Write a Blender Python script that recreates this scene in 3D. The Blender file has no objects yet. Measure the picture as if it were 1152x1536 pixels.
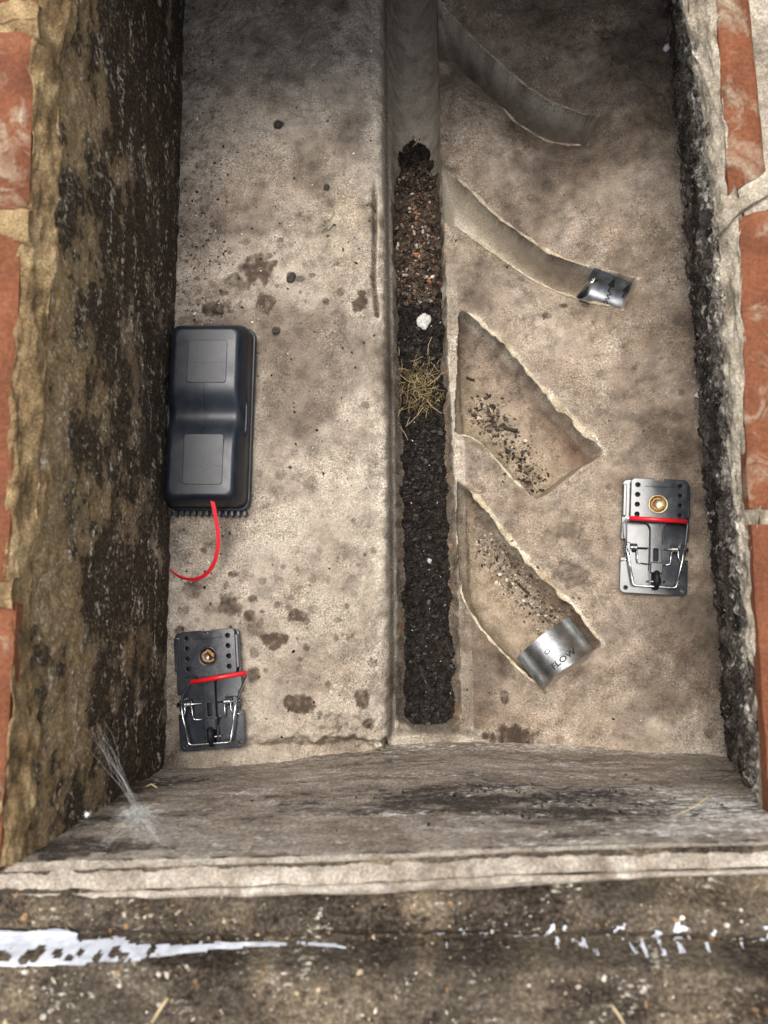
import bpy, math, random
import numpy as np
from mathutils import Matrix, Vector

random.seed(7)
RNG = np.random.default_rng(11)
SC = bpy.context.scene
COL = SC.collection

# ------------------------------------------------------------------ camera
F = 1154.0
def _n(a): return a / np.linalg.norm(a)
_Z = -_n(np.array([64, -132, -F])); _Y = np.array([-131, 10025, -F]); _Y = _n(_Y - _Z * (_Y @ _Z)); _X = np.cross(_Y, _Z)
RW = np.array([_X, _Y, _Z])
cam_d = bpy.data.cameras.new('camera'); cam = bpy.data.objects.new('camera', cam_d); COL.objects.link(cam)
M4 = Matrix.Identity(4)
for i in range(3):
    for j in range(3): M4[i][j] = RW[i][j]
M4.translation = Vector((0, 0, 1)); cam.matrix_world = M4
cam_d.sensor_fit = 'VERTICAL'; cam_d.sensor_height = 36.0; cam_d.lens = F / 1536 * 36
cam_d.clip_start = 0.01; cam_d.clip_end = 500
cam_d.dof.use_dof = True; cam_d.dof.focus_distance = 0.97; cam_d.dof.aperture_fstop = 5.0
SC.camera = cam

# ------------------------------------------------------------------ world, sun, exposure
SUN_EL, SUN_AZ = math.radians(74), math.radians(330)      # azimuth clockwise from +Y
w = bpy.data.worlds.new('World'); SC.world = w; w.use_nodes = True
nt = w.node_tree; bg = nt.nodes['Background']
sky = nt.nodes.new('ShaderNodeTexSky'); sky.sky_type = 'NISHITA'; sky.sun_disc = False
sky.sun_elevation = SUN_EL; sky.sun_rotation = SUN_AZ
sky.air_density = 1.0; sky.dust_density = 4.0; sky.ozone_density = 1.0
hs = nt.nodes.new('ShaderNodeHueSaturation'); hs.inputs['Saturation'].default_value = .42      # thin overcast
nt.links.new(sky.outputs[0], hs.inputs['Color']); nt.links.new(hs.outputs[0], bg.inputs[0]); bg.inputs[1].default_value = 0.15
sd = bpy.data.lights.new('sun', 'SUN'); sd.energy = 1.2; sd.angle = math.radians(32); sd.color = (1, .95, .88)
sun = bpy.data.objects.new('sun', sd); COL.objects.link(sun)
sdir = Vector((math.sin(SUN_AZ) * math.cos(SUN_EL), math.cos(SUN_AZ) * math.cos(SUN_EL), math.sin(SUN_EL)))
sun.rotation_euler = sdir.to_track_quat('Z', 'Y').to_euler(); sun.location = (0, 0, 5)
vs = SC.view_settings; vs.view_transform = 'Standard'; vs.look = 'None'; vs.gamma = 1.0; vs.exposure = 1.0
vs.use_curve_mapping = False
SC.cycles.max_bounces = 6; SC.cycles.diffuse_bounces = 4; SC.cycles.glossy_bounces = 3; SC.cycles.transparent_max_bounces = 8; SC.cycles.caustics_reflective = False

# ------------------------------------------------------------------ maths helpers
def P(u, v, z):
    """pixel of the 1152x1536 photograph -> point of the horizontal plane at height z"""
    d = RW @ np.array([u - 576.0, -(v - 768.0), -F])
    return np.array([0, 0, 1.0]) + d * (z - 1.0) / d[2]
def PL(pts, z): return np.array([P(u, v, z)[:2] for u, v in pts])

_perm = np.random.default_rng(3).permutation(256); _perm = np.concatenate([_perm, _perm])
_ga = np.random.default_rng(4).random(256) * 2 * np.pi; _gx, _gy = np.cos(_ga), np.sin(_ga)
def pn(x, y, s=0):
    x = np.asarray(x, float) + s * 17.31; y = np.asarray(y, float) + s * 9.77
    xi = np.floor(x).astype(int); yi = np.floor(y).astype(int); xf = x - xi; yf = y - yi
    u = xf * xf * xf * (xf * (xf * 6 - 15) + 10); v = yf * yf * yf * (yf * (yf * 6 - 15) + 10)
    xi &= 255; yi &= 255
    def g(a, b, dx, dy):
        h = _perm[_perm[a & 255] + (b & 255)]; return _gx[h] * dx + _gy[h] * dy
    n0 = g(xi, yi, xf, yf); n1 = g(xi + 1, yi, xf - 1, yf); n2 = g(xi, yi + 1, xf, yf - 1); n3 = g(xi + 1, yi + 1, xf - 1, yf - 1)
    return ((n0 + u * (n1 - n0)) * (1 - v) + (n2 + u * (n3 - n2)) * v) * 1.5
def fbm(x, y, o=4, s=0, gain=.5):
    t = 0; a = 1; f = 1
    for i in range(o):
        t = t + a * pn(x * f, y * f, s + i * 3); a *= gain; f *= 2.03
    return t
def ss(a, b, x):
    t = np.clip((x - a) / (b - a), 0, 1); return t * t * (3 - 2 * t)
def seg_d(x, y, pl):
    d = np.full(np.shape(x), 9.0)
    for a, b in zip(pl[:-1], pl[1:]):
        ab = b - a; t = np.clip(((x - a[0]) * ab[0] + (y - a[1]) * ab[1]) / (ab @ ab + 1e-12), 0, 1)
        d = np.minimum(d, np.hypot(x - a[0] - t * ab[0], y - a[1] - t * ab[1]))
    return d
def inside(x, y, poly):
    c = np.zeros(np.shape(x), bool); n = len(poly)
    for i in range(n):
        a = poly[i]; b = poly[(i + 1) % n]
        if a[1] == b[1]: continue
        c ^= ((a[1] > y) != (b[1] > y)) & (x < (b[0] - a[0]) * (y - a[1]) / (b[1] - a[1]) + a[0])
    return c
def smooth_pl(pl, k=2):
    pl = np.array(pl, float)
    for _ in range(k):
        q = [pl[0]]
        for a, b in zip(pl[:-1], pl[1:]): q += [a * .75 + b * .25, a * .25 + b * .75]
        q.append(pl[-1]); pl = np.array(q)
    return pl

# ------------------------------------------------------------------ object helpers
def tag(o, label=None, cat=None, group=None, kind=None):
    if label: o['label'] = label
    if cat: o['category'] = cat
    if group: o['group'] = group
    if kind: o['kind'] = kind
    return o
def empty(name, loc=(0, 0, 0), rz=0, label=None, cat=None, group=None):
    o = bpy.data.objects.new(name, None); o.empty_display_size = .02; COL.objects.link(o)
    o.location = loc; o.rotation_euler = (0, 0, rz); return tag(o, label, cat, group)
def mk(name, V, Fc, mat, parent=None, smooth=True, attrs=None, normals=None, local=False):
    """verts in world space unless local; parents made here carry no rotation unless local is used"""
    V = np.asarray(V, float)
    if parent is not None and not local:
        V = V - np.array(parent.location)
    me = bpy.data.meshes.new(name)
    if isinstance(Fc, np.ndarray):
        n, k = Fc.shape
        me.vertices.add(len(V)); me.vertices.foreach_set('co', V.astype(np.float32).ravel())
        me.loops.add(n * k); me.loops.foreach_set('vertex_index', Fc.astype(np.int32).ravel())
        me.polygons.add(n); me.polygons.foreach_set('loop_start', (np.arange(n) * k).astype(np.int32))
        me.update(calc_edges=True)
    else:
        me.from_pydata(V.tolist(), [], Fc); me.update()
    me.validate()
    me.polygons.foreach_set('use_smooth', [bool(smooth)] * len(me.polygons))
    for k_, a in (attrs or {}).items():
        at = me.color_attributes.new(k_, 'FLOAT_COLOR', 'POINT')
        at.data.foreach_set('color', np.asarray(a, np.float32).ravel())
    if normals is not None: me.normals_split_custom_set_from_vertices(normals.tolist())
    if mat: me.materials.append(mat)
    o = bpy.data.objects.new(name, me); COL.objects.link(o)
    if parent is not None: o.parent = parent
    return o
def grid_faces(nu, nv):
    i = np.arange(nu - 1)[:, None] * nv + np.arange(nv - 1)[None, :]; i = i.ravel()
    return np.stack([i, i + nv, i + nv + 1, i + 1], 1)
class MB:
    def __init__(s): s.v = []; s.f = []
    def add(s, V, Fc):
        n = len(s.v); s.v += [tuple(p) for p in V]; s.f += [[i + n for i in f] for f in Fc]; return s
    def box(s, x0, x1, y0, y1, z0, z1, b=0.0):
        if b <= 0:
            V = [(x, y, z) for z in (z0, z1) for y in (y0, y1) for x in (x0, x1)]
            return s.add(V, [[0, 2, 3, 1], [4, 5, 7, 6], [0, 1, 5, 4], [2, 6, 7, 3], [0, 4, 6, 2], [1, 3, 7, 5]])
        V = []
        for z, e in ((z0, b), (z0 + b, 0), (z1 - b, 0), (z1, b)):
            for (px, py, sx, sy) in ((x0, y0, 1, 1), (x1, y0, -1, 1), (x1, y1, -1, -1), (x0, y1, 1, -1)):
                a = [(px + sx * (b + e * .3), py + sy * e), (px + sx * e, py + sy * (b + e * .3))]
                if (sx > 0) == (sy > 0): a = a[::-1]
                V += [(q[0], q[1], z) for q in a]
        Fc = [list(range(7, -1, -1)), list(range(24, 32))]
        for r in range(3):
            for i in range(8): Fc.append([r * 8 + i, r * 8 + (i + 1) % 8, r * 8 + 8 + (i + 1) % 8, r * 8 + 8 + i])
        return s.add(V, Fc)
    def tube(s, path, r, n=8, cap=True):
        pts = [Vector(p) for p in path]; rr = r if hasattr(r, '__len__') else [r] * len(pts)
        up = None; V = []; Fc = []
        for i, p in enumerate(pts):
            t = (pts[min(i + 1, len(pts) - 1)] - pts[max(i - 1, 0)]).normalized()
            if up is None:
                up = Vector((0, 0, 1)) if abs(t.z) < .9 else Vector((1, 0, 0))
            a = t.cross(up)
            if a.length < 1e-6: a = t.orthogonal()
            a.normalize(); up = a.cross(t).normalized()
            for k in range(n):
                c, q = math.cos(2 * math.pi * k / n), math.sin(2 * math.pi * k / n)
                V.append(p + (a * c + up * q) * rr[i])
        for i in range(len(pts) - 1):
            for k in range(n): Fc.append([i * n + k, i * n + (k + 1) % n, i * n + n + (k + 1) % n, i * n + n + k])
        if cap: Fc += [list(range(n - 1, -1, -1)), [len(V) - n + k for k in range(n)]]
        return s.add(V, Fc)
    def lathe(s, prof, c=(0, 0, 0), n=32, close=False):
        V = []; Fc = []
        for r, z in prof:
            for k in range(n): V.append((c[0] + r * math.cos(2 * math.pi * k / n), c[1] + r * math.sin(2 * math.pi * k / n), c[2] + z))
        for i in range(len(prof) - 1):
            for k in range(n): Fc.append([i * n + k, i * n + (k + 1) % n, i * n + n + (k + 1) % n, i * n + n + k])
        if close: Fc.append([len(V) - n + k for k in range(n)])
        return s.add(V, Fc)
    def build(s, name, mat, parent=None, smooth=True, scale=1.0, local=True):
        return mk(name, np.array(s.v) * scale, s.f, mat, parent, smooth, local=local)
def sharp(o, ang=35):
    """flat look across hard edges, smooth elsewhere"""
    me = o.data; me.set_sharp_from_angle(angle=math.radians(ang)); return o
def round_path(pts, r, k=5):
    pts = [Vector(p) for p in pts]; out = [pts[0]]
    for a, b, c in zip(pts[:-2], pts[1:-1], pts[2:]):
        d1 = (a - b); d2 = (c - b); rr = min(r, d1.length * .45, d2.length * .45)
        p0 = b + d1.normalized() * rr; p2 = b + d2.normalized() * rr
        for i in range(k + 1):
            t = i / k; out.append(p0 * (1 - t) ** 2 + b * 2 * t * (1 - t) + p2 * t * t)
    out.append(pts[-1]); return out
def round_rect(x0, x1, y0, y1, r, k=6):
    P_ = []
    for cx, cy, a0 in ((x1 - r, y1 - r, 0), (x0 + r, y1 - r, 90), (x0 + r, y0 + r, 180), (x1 - r, y0 + r, 270)):
        for i in range(k + 1):
            a = math.radians(a0 + 90 * i / k); P_.append((cx + r * math.cos(a), cy + r * math.sin(a)))
    return P_
def circle(cx, cy, r, n=24): return [(cx + r * math.cos(2 * math.pi * i / n), cy + r * math.sin(2 * math.pi * i / n)) for i in range(n)]
def curve_to_mesh(cu, name, mat, parent=None):
    tmp = bpy.data.objects.new('tmp', cu); COL.objects.link(tmp)
    dg = bpy.context.evaluated_depsgraph_get(); dg.update()
    me = bpy.data.meshes.new_from_object(tmp.evaluated_get(dg)); bpy.data.objects.remove(tmp)
    me.name = name; me.materials.clear()
    if mat: me.materials.append(mat)
    o = bpy.data.objects.new(name, me); COL.objects.link(o)
    if parent: o.parent = parent
    return o
def plate(name, outline, holes, z0, z1, mat, parent, bevel=.4, scale=.001):
    cu = bpy.data.curves.new(name, 'CURVE'); cu.dimensions = '2D'; cu.fill_mode = 'BOTH'
    for lp in [outline] + holes:
        sp = cu.splines.new('POLY'); sp.points.add(len(lp) - 1); sp.use_cyclic_u = True
        for i, (x, y) in enumerate(lp): sp.points[i].co = (x, y, 0, 1)
    cu.extrude = (z1 - z0) / 2 - bevel; cu.bevel_depth = bevel; cu.bevel_resolution = 1; cu.offset = -bevel
    o = curve_to_mesh(cu, name, mat, parent)
    o.data.transform(Matrix.Translation((0, 0, (z0 + z1) / 2)))
    o.data.transform(Matrix.Scale(scale, 4))
    for p in o.data.polygons: p.use_smooth = True
    o.data.set_sharp_from_angle(angle=math.radians(30)); return o

_t = (1 + 5 ** .5) / 2
ICO = np.array([(-1, _t, 0), (1, _t, 0), (-1, -_t, 0), (1, -_t, 0), (0, -1, _t), (0, 1, _t), (0, -1, -_t), (0, 1, -_t), (_t, 0, -1), (_t, 0, 1), (-_t, 0, -1), (-_t, 0, 1)]) / math.hypot(1, _t)
ICF = np.array([(0, 11, 5), (0, 5, 1), (0, 1, 7), (0, 7, 10), (0, 10, 11), (1, 5, 9), (5, 11, 4), (11, 10, 2), (10, 7, 6), (7, 1, 8), (3, 9, 4), (3, 4, 2), (3, 2, 6), (3, 6, 8), (3, 8, 9), (4, 9, 5), (2, 4, 11), (6, 2, 10), (8, 6, 7), (9, 8, 1)])
def rand_rot(n, rng):
    q = rng.normal(size=(n, 4)); q /= np.linalg.norm(q, axis=1)[:, None]; a, b, c, d = q.T
    return np.stack([np.stack([1 - 2 * (c * c + d * d), 2 * (b * c - a * d), 2 * (b * d + a * c)], 1),
                     np.stack([2 * (b * c + a * d), 1 - 2 * (b * b + d * d), 2 * (c * d - a * b)], 1),
                     np.stack([2 * (b * d - a * c), 2 * (c * d + a * b), 1 - 2 * (b * b + c * c)], 1)], 1)
def chunks(name, pts, size, cols, mat, kind='stuff', jit=.28, asp=.45, rng=RNG, parent=None, smooth=False):
    n = len(pts); pts = np.asarray(pts, float)
    sc = size[:, None] * (1 - asp + 2 * asp * rng.random((n, 3))) * np.array([1, 1, .8])
    V = ICO[None] * (1 + jit * rng.normal(size=(n, 12, 1))) * sc[:, None, :]
    R = rand_rot(n, rng); V = np.einsum('nij,nkj->nki', R, V) + pts[:, None, :]
    Fc = (ICF[None] + (np.arange(n) * 12)[:, None, None]).reshape(-1, 3)
    c = np.repeat(np.concatenate([np.asarray(cols), np.ones((n, 1))], 1), 12, 0)
    o = mk(name, V.reshape(-1, 3), Fc, mat, parent, smooth, {'col': c})
    if kind: o['kind'] = kind
    return o

# ------------------------------------------------------------------ materials
class Mat:
    def __init__(s, name):
        s.m = bpy.data.materials.new(name); s.m.use_nodes = True; s.t = s.m.node_tree
        s.b = s.t.nodes['Principled BSDF']; s.out = s.t.nodes['Material Output']
    def n(s, ty, **k):
        nd = s.t.nodes.new(ty)
        for a, v in k.items(): setattr(nd, a, v)
        return nd
    def link(s, a, b): s.t.links.new(a, b)
    def val(s, sock, v):
        if hasattr(v, 'is_output') or hasattr(v, 'node'): s.link(v, sock)
        else: sock.default_value = v
    def coords(s, scale=(1, 1, 1), rot=(0, 0, 0)):
        tc = s.n('ShaderNodeTexCoord'); mp = s.n('ShaderNodeMapping'); s.link(tc.outputs['Object'], mp.inputs[0])
        mp.inputs['Scale'].default_value = scale; mp.inputs['Rotation'].default_value = rot; return mp.outputs[0]
    def noise(s, vec, scale, detail=5, rough=.55, dist=0.0):
        nd = s.n('ShaderNodeTexNoise'); s.link(vec, nd.inputs['Vector']); nd.inputs['Scale'].default_value = scale
        nd.inputs['Detail'].default_value = detail; nd.inputs['Roughness'].default_value = rough; nd.inputs['Distortion'].default_value = dist
        return nd.outputs['Fac']
    def vor(s, vec, scale, feat='F1', out='Distance'):
        nd = s.n('ShaderNodeTexVoronoi', feature=feat); s.link(vec, nd.inputs['Vector']); nd.inputs['Scale'].default_value = scale
        return nd.outputs[out]
    def ramp(s, fac, stops, interp='LINEAR'):
        nd = s.n('ShaderNodeValToRGB'); s.link(fac, nd.inputs[0]); cr = nd.color_ramp; cr.interpolation = interp
        while len(cr.elements) < len(stops): cr.elements.new(.5)
        for e, (p, c) in zip(cr.elements, stops):
            e.position = p; e.color = (c, c, c, 1) if not hasattr(c, '__len__') else (*c, 1)
        return nd.outputs[0]
    def mix(s, fac, a, b, bt='MIX'):
        nd = s.n('ShaderNodeMix', data_type='RGBA', blend_type=bt)
        s.val(nd.inputs['Factor'], fac)
        for k, v in (('A', a), ('B', b)):
            sk = [i for i in nd.inputs if i.name == k and i.type == 'RGBA'][0]
            if hasattr(v, 'node'): s.link(v, sk)
            else: sk.default_value = (*v, 1) if hasattr(v, '__len__') else (v, v, v, 1)
        return [o for o in nd.outputs if o.type == 'RGBA'][0]
    def math(s, op, a, b=0.0, clamp=False):
        nd = s.n('ShaderNodeMath', operation=op, use_clamp=clamp); s.val(nd.inputs[0], a); s.val(nd.inputs[1], b); return nd.outputs[0]
    def attr(s, name):
        nd = s.n('ShaderNodeAttribute', attribute_name=name); return nd
    def sep(s, name):
        nd = s.attr(name); sp = s.n('ShaderNodeSeparateColor'); s.link(nd.outputs['Color'], sp.inputs[0])
        return sp.outputs[0], sp.outputs[1], sp.outputs[2], nd.outputs['Alpha']
    def bump(s, h, dist, strength=1.0, prev=None):
        nd = s.n('ShaderNodeBump'); s.link(h, nd.inputs['Height']); nd.inputs['Distance'].default_value = dist; nd.inputs['Strength'].default_value = strength
        if prev is not None: s.link(prev, nd.inputs['Normal'])
        return nd.outputs[0]
    def done(s, col=None, rough=.9, normal=None, metal=0.0, spec=.35):
        if col is not None:
            if hasattr(col, 'node'): s.link(col, s.b.inputs['Base Color'])
            else: s.b.inputs['Base Color'].default_value = (*col, 1)
        s.val(s.b.inputs['Roughness'], rough); s.b.inputs['Metallic'].default_value = metal
        s.b.inputs['Specular IOR Level'].default_value = spec
        if normal is not None: s.link(normal, s.b.inputs['Normal'])
        return s.m

def mat_floor():
    m = Mat('benching_concrete'); c = m.coords()
    st, pa, br, gl = m.sep('m'); dk = m.sep('m2')
    n1 = m.noise(c, 9, 6, .6, .4); n2 = m.noise(c, 55, 5, .6); n3 = m.noise(c, 420, 3, .6); n4 = m.noise(c, 900, 2, .5)
    base = m.ramp(n1, [(.3, (.205, .165, .125)), (.5, (.345, .292, .232)), (.72, (.49, .432, .355))])
    base = m.mix(br, base, m.ramp(n1, [(.3, (.185, .135, .092)), (.7, (.345, .270, .200))]))
    base = m.mix(.75, base, m.ramp(n2, [(.28, .40), (.5, .98), (.72, 1.40)]), 'MULTIPLY')
    vs_ = m.vor(c, 95); holes = m.ramp(vs_, [(.07, 1.0), (.13, 0.0)])
    hm = m.math('MULTIPLY', holes, m.ramp(m.noise(c, 30, 2), [(.5, 0.0), (.6, .85)]))
    base = m.mix(hm, base, (.055, .045, .035))
    pfac = m.math('MULTIPLY', pa, m.ramp(n2, [(.2, .6), (.55, 1.0)]), True)
    base = m.mix(pfac, base, m.ramp(n3, [(.3, (.42, .365, .275)), (.6, (.62, .56, .455))]))
    dfac = m.math('MULTIPLY', dk[0], m.ramp(n3, [(.35, 1.0), (.68, .3)]), True)
    base = m.mix(dfac, base, m.ramp(n2, [(.3, (.020, .016, .012)), (.7, (.085, .066, .046))]))
    base = m.mix(m.math('MULTIPLY', dk[1], m.ramp(n2, [(.3, .3), (.65, 1.0)]), True), base, m.ramp(n2, [(.3, (.10, .048, .020)), (.7, (.26, .120, .045))]))
    base = m.mix(m.math('MULTIPLY', dk[2], .8), base, m.ramp(n2, [(.3, (.33, .255, .150)), (.7, (.54, .45, .31))]))
    base = m.mix(m.math('MULTIPLY', st, 1.2, True), base, m.mix(.95, base, (.17, .125, .095), 'MULTIPLY'))
    sk = m.math('SUBTRACT', .60, m.math('MULTIPLY', gl, .46))
    sk = m.math('MULTIPLY', sk, m.ramp(m.noise(c, 16, 3, .6), [(.38, .45), (.62, 1.25)]))
    base = m.mix(sk, base, m.ramp(n3, [(.32, .28), (.45, .92), (.58, 1.10), (.68, 1.85)]), 'MULTIPLY')
    base = m.mix(m.math('MULTIPLY', sk, .75), base, m.ramp(n4, [(.32, .30), (.5, 1.0), (.68, 1.8)]), 'MULTIPLY')
    rough = m.mix(gl, m.mix(st, (.92,) * 3, (.62,) * 3), (.42,) * 3)
    h = m.math('ADD', m.math('MULTIPLY', n2, 1.6), m.math('ADD', m.math('MULTIPLY', n3, .9), m.math('MULTIPLY', n4, .5)))
    h = m.math('SUBTRACT', h, m.math('MULTIPLY', hm, .8))
    bp = m.n('ShaderNodeBump'); m.link(h, bp.inputs['Height']); bp.inputs['Distance'].default_value = .0016
    m.link(m.math('SUBTRACT', .85, m.math('MULTIPLY', gl, .65)), bp.inputs['Strength'])
    return m.done(base, rough, bp.outputs[0], spec=.3)

def mat_wall(name, stops, sc, dark, pale, speck=.65, stretch=(1, 1, 1), bumpd=.004, tint=None):
    m = Mat(name); c = m.coords(stretch); c0 = m.coords()
    d, p, t, _ = m.sep('m')
    n1 = m.noise(c, sc, 7, .65, .7); n2 = m.noise(c, sc * 5, 5, .62, .3); n3 = m.noise(c0, 330, 3, .6)
    mixn = m.math('ADD', m.math('MULTIPLY', n1, .62), m.math('MULTIPLY', n2, .38))
    col = m.ramp(mixn, stops)
    if tint: col = m.mix(t, col, m.ramp(n2, tint))
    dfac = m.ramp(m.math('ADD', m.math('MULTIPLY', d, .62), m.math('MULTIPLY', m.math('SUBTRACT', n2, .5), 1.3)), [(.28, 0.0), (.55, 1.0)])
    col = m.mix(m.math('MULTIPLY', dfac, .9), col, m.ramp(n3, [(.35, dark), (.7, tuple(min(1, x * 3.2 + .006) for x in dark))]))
    pfac = m.ramp(m.math('ADD', m.math('MULTIPLY', p, .6), m.math('MULTIPLY', m.math('SUBTRACT', m.noise(c, sc * 9, 4, .6), .5), 1.4)), [(.30, 0.0), (.55, 1.0)])
    col = m.mix(pfac, col, pale)
    col = m.mix(speck, col, m.ramp(n3, [(.3, .4), (.5, 1.0), (.68, 1.9)]), 'MULTIPLY')
    h = m.math('ADD', m.math('MULTIPLY', n2, 1.0), m.math('MULTIPLY', n3, .35))
    return m.done(col, .93, m.bump(h, bumpd, .9), spec=.2)

def mat_simple(name, col, rough=.5, metal=0, spec=.5, noise=None, bump=None, amt=.25):
    m = Mat(name); c = col; nrm = None
    if noise:
        v = m.coords(); n = m.noise(v, noise, 4, .6)
        c = m.mix(1.0, col, m.ramp(n, [(.25, 1 - amt), (.75, 1 + amt)]), 'MULTIPLY')
        if bump: nrm = m.bump(n, bump, .6)
    return m.done(c, rough, nrm, metal, spec)

def mat_plastic(name, col, rough, spec, dust=.12):
    m = Mat(name); v = m.coords(); n1 = m.noise(v, 45, 5, .65, .5); n2 = m.noise(v, 600, 3, .6)
    f = m.math('MULTIPLY', m.math('MULTIPLY', m.ramp(n1, [(.42, .15), (.75, 1.0)]), m.ramp(n2, [(.42, .1), (.66, 1.0)])), dust)
    c = m.mix(f, col, (.34, .30, .25))
    r = m.math('ADD', m.math('MULTIPLY', m.ramp(n1, [(.3, 0.0), (.75, 1.0)]), .14), rough)
    return m.done(c, r, m.bump(n2, .0001, .5), 0, spec)
def mat_chunks(name, rough=.85, mul=1.0, spec=.3):
    m = Mat(name); v = m.coords(); a = m.attr('col')
    n = m.noise(v, 500, 3, .6)
    c = m.mix(1.0, a.outputs['Color'], m.ramp(n, [(.3, .55 * mul), (.7, 1.45 * mul)]), 'MULTIPLY')
    return m.done(c, rough, m.bump(n, .0012, .8), spec=spec)

def mat_brick():
    m = Mat('orange_brick'); c = m.coords(); cs = m.coords((1, 1, 1), (0, 0, .6))
    n1 = m.noise(c, 22, 4, .6); n2 = m.noise(c, 260, 3, .6)
    col = m.ramp(n1, [(.3, (.115, .040, .019)), (.6, (.185, .066, .030)), (.8, (.25, .112, .056))])
    col = m.mix(.6, col, m.ramp(n2, [(.3, .6), (.7, 1.4)]), 'MULTIPLY')
    sm = m.noise(c, 24, 5, .62, .8)
    st = m.sep('m')[1]
    f = m.ramp(m.math('ADD', sm, m.math('MULTIPLY', st, .35)), [(.62, 0.0), (.80, .8)])
    col = m.mix(f, col, m.ramp(n2, [(.3, (.26, .20, .13)), (.7, (.46, .38, .27))]))
    return m.done(col, .9, m.bump(m.math('ADD', n2, m.math('MULTIPLY', f, 1.5)), .0022, .8), spec=.25)

def mat_mortar(name, a, b, d):
    m = Mat(name); c = m.coords(); n1 = m.noise(c, 28, 6, .62, .6); n2 = m.noise(c, 120, 4, .6); n3 = m.noise(c, 480, 3, .6)
    col = m.ramp(n1, [(.28, d), (.46, a), (.68, b)])
    col = m.mix(.6, col, m.ramp(n2, [(.3, .6), (.7, 1.4)]), 'MULTIPLY')
    col = m.mix(.6, col, m.ramp(n3, [(.3, .5), (.5, 1.0), (.7, 1.7)]), 'MULTIPLY')
    h = m.math('ADD', n2, m.math('MULTIPLY', n3, .5))
    return m.done(col, .92, m.bump(h, .002, .8), spec=.2)

M = {}
M['floor'] = mat_floor()
M['wall_l'] = mat_wall('mouldy_render', [(.26, (.045, .031, .020)), (.42, (.130, .092, .058)), (.55, (.26, .195, .130)), (.72, (.50, .42, .32))], 24, (.011, .008, .005), (.52, .46, .35), bumpd=.0022, stretch=(1, .75, .8), tint=[(.3, (.15, .098, .046)), (.7, (.38, .275, .145))])
M['wall_r'] = mat_wall('black_mould_render', [(.26, (.022, .018, .014)), (.45, (.10, .086, .068)), (.6, (.21, .185, .15)), (.75, (.42, .39, .33))], 22, (.009, .007, .006), (.55, .50, .42), speck=.95, stretch=(1, .7, 1.2), bumpd=.006)
M['wall_n'] = mat_wall('streaked_render', [(.26, (.100, .075, .053)), (.44, (.205, .165, .125)), (.58, (.34, .29, .235)), (.74, (.55, .51, .45))], 20, (.014, .011, .009), (.56, .53, .48), stretch=(.6, 1, 1.3), bumpd=.0022)
M['mortar_l'] = mat_mortar('yellow_mortar', (.185, .120, .056), (.34, .245, .125), (.050, .032, .016))
M['mortar_r'] = mat_mortar('pale_mortar', (.28, .238, .175), (.45, .395, .31), (.10, .076, .05))
M['mortar_n'] = mat_mortar('pale_ledge_render', (.27, .228, .178), (.42, .375, .31), (.11, .082, .054))
M['brick'] = mat_brick()
M['lip'] = mat_mortar('cream_mortar', (.40, .33, .225), (.60, .53, .41), (.17, .12, .075))
M['plastic'] = mat_plastic('black_plastic', (.018, .023, .031), .11, .8, .16)
M['boxplastic'] = mat_plastic('black_box_plastic', (.005, .009, .016), .32, .5, .10)
M['hole'] = mat_simple('lever_and_recess_shade', (.006, .006, .006), .6, spec=.3)  # extra black for the lever; elsewhere it paints shade into recesses
M['red'] = mat_simple('red_plastic', (.62, .012, .022), .32, spec=.5)
M['wire'] = mat_simple('zinc_wire', (.66, .67, .68), .22, metal=1)
M['steel'] = mat_simple('stainless_steel', (.48, .49, .48), .27, metal=1, noise=70, amt=.35, bump=.0006)
M['print'] = mat_simple('black_print', (.012, .012, .012), .55)
M['bait'] = mat_simple('brown_bait', (.42, .20, .06), .55, noise=300, bump=.0008, amt=.4)
M['cup'] = mat_simple('brass_cup', (.55, .45, .25), .3, metal=.8)
M['chunk'] = mat_chunks('loose_debris')
M['wetchunk'] = mat_chunks('damp_black_debris', .62, 1.0, .35)
M['stone'] = mat_simple('white_stone', (.42, .41, .38), .85, noise=260, bump=.001, amt=.5)
M['sac'] = mat_simple('white_silk', (.78, .78, .76), .8, noise=300, amt=.1)
M['straw'] = mat_simple('dry_straw', (.42, .33, .17), .75, noise=80, amt=.3)
M['grass'] = mat_chunks('dry_grass', .75)
M['paint'] = mat_simple('white_paint', (.56, .575, .61), .5, noise=120, bump=.0008, amt=.28)
M['ground'] = mat_wall('dirty_concrete', [(.26, (.025, .019, .013)), (.44, (.056, .044, .031)), (.60, (.105, .084, .060)), (.78, (.23, .195, .15))], 30, (.012, .008, .005), (.5, .45, .36), speck=.9, stretch=(.6, 1, 1), bumpd=.003, tint=[(.3, (.14, .10, .055)), (.7, (.30, .235, .15))])

# ------------------------------------------------------------------ floor of the chamber (benching, main channel, branch channels)
ZL, ZLIP = .05, -.012
XL = PL([(570, -300), (572, 0), (573, 250), (575, 400), (578, 600), (581, 900), (581, 1000), (579, 1085), (576, 1200)], ZL)
XR = PL([(645, -300), (655, 0), (661, 250), (668, 400), (672, 550), (680, 700), (687, 900), (692, 1085), (696, 1200)], -.02)
def xl(y): return np.interp(y, XL[::-1, 1], XL[::-1, 0])
def xr(y): return np.interp(y, XR[::-1, 1], XR[::-1, 0])
YEND = P(640, 1093, -.03)[1]
ZB = -.015
def branch(up, lo, end, D, flat=1.0):
    u_ = smooth_pl(PL(up, ZB)); l_ = smooth_pl(PL(lo, ZB)); e_ = PL([up[-1]] + end + [lo[-1]], ZB)
    return dict(up=u_, lo=l_, end=e_, poly=np.concatenate([u_, e_[1:-1], l_[::-1]]), D=D, flat=flat)
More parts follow.
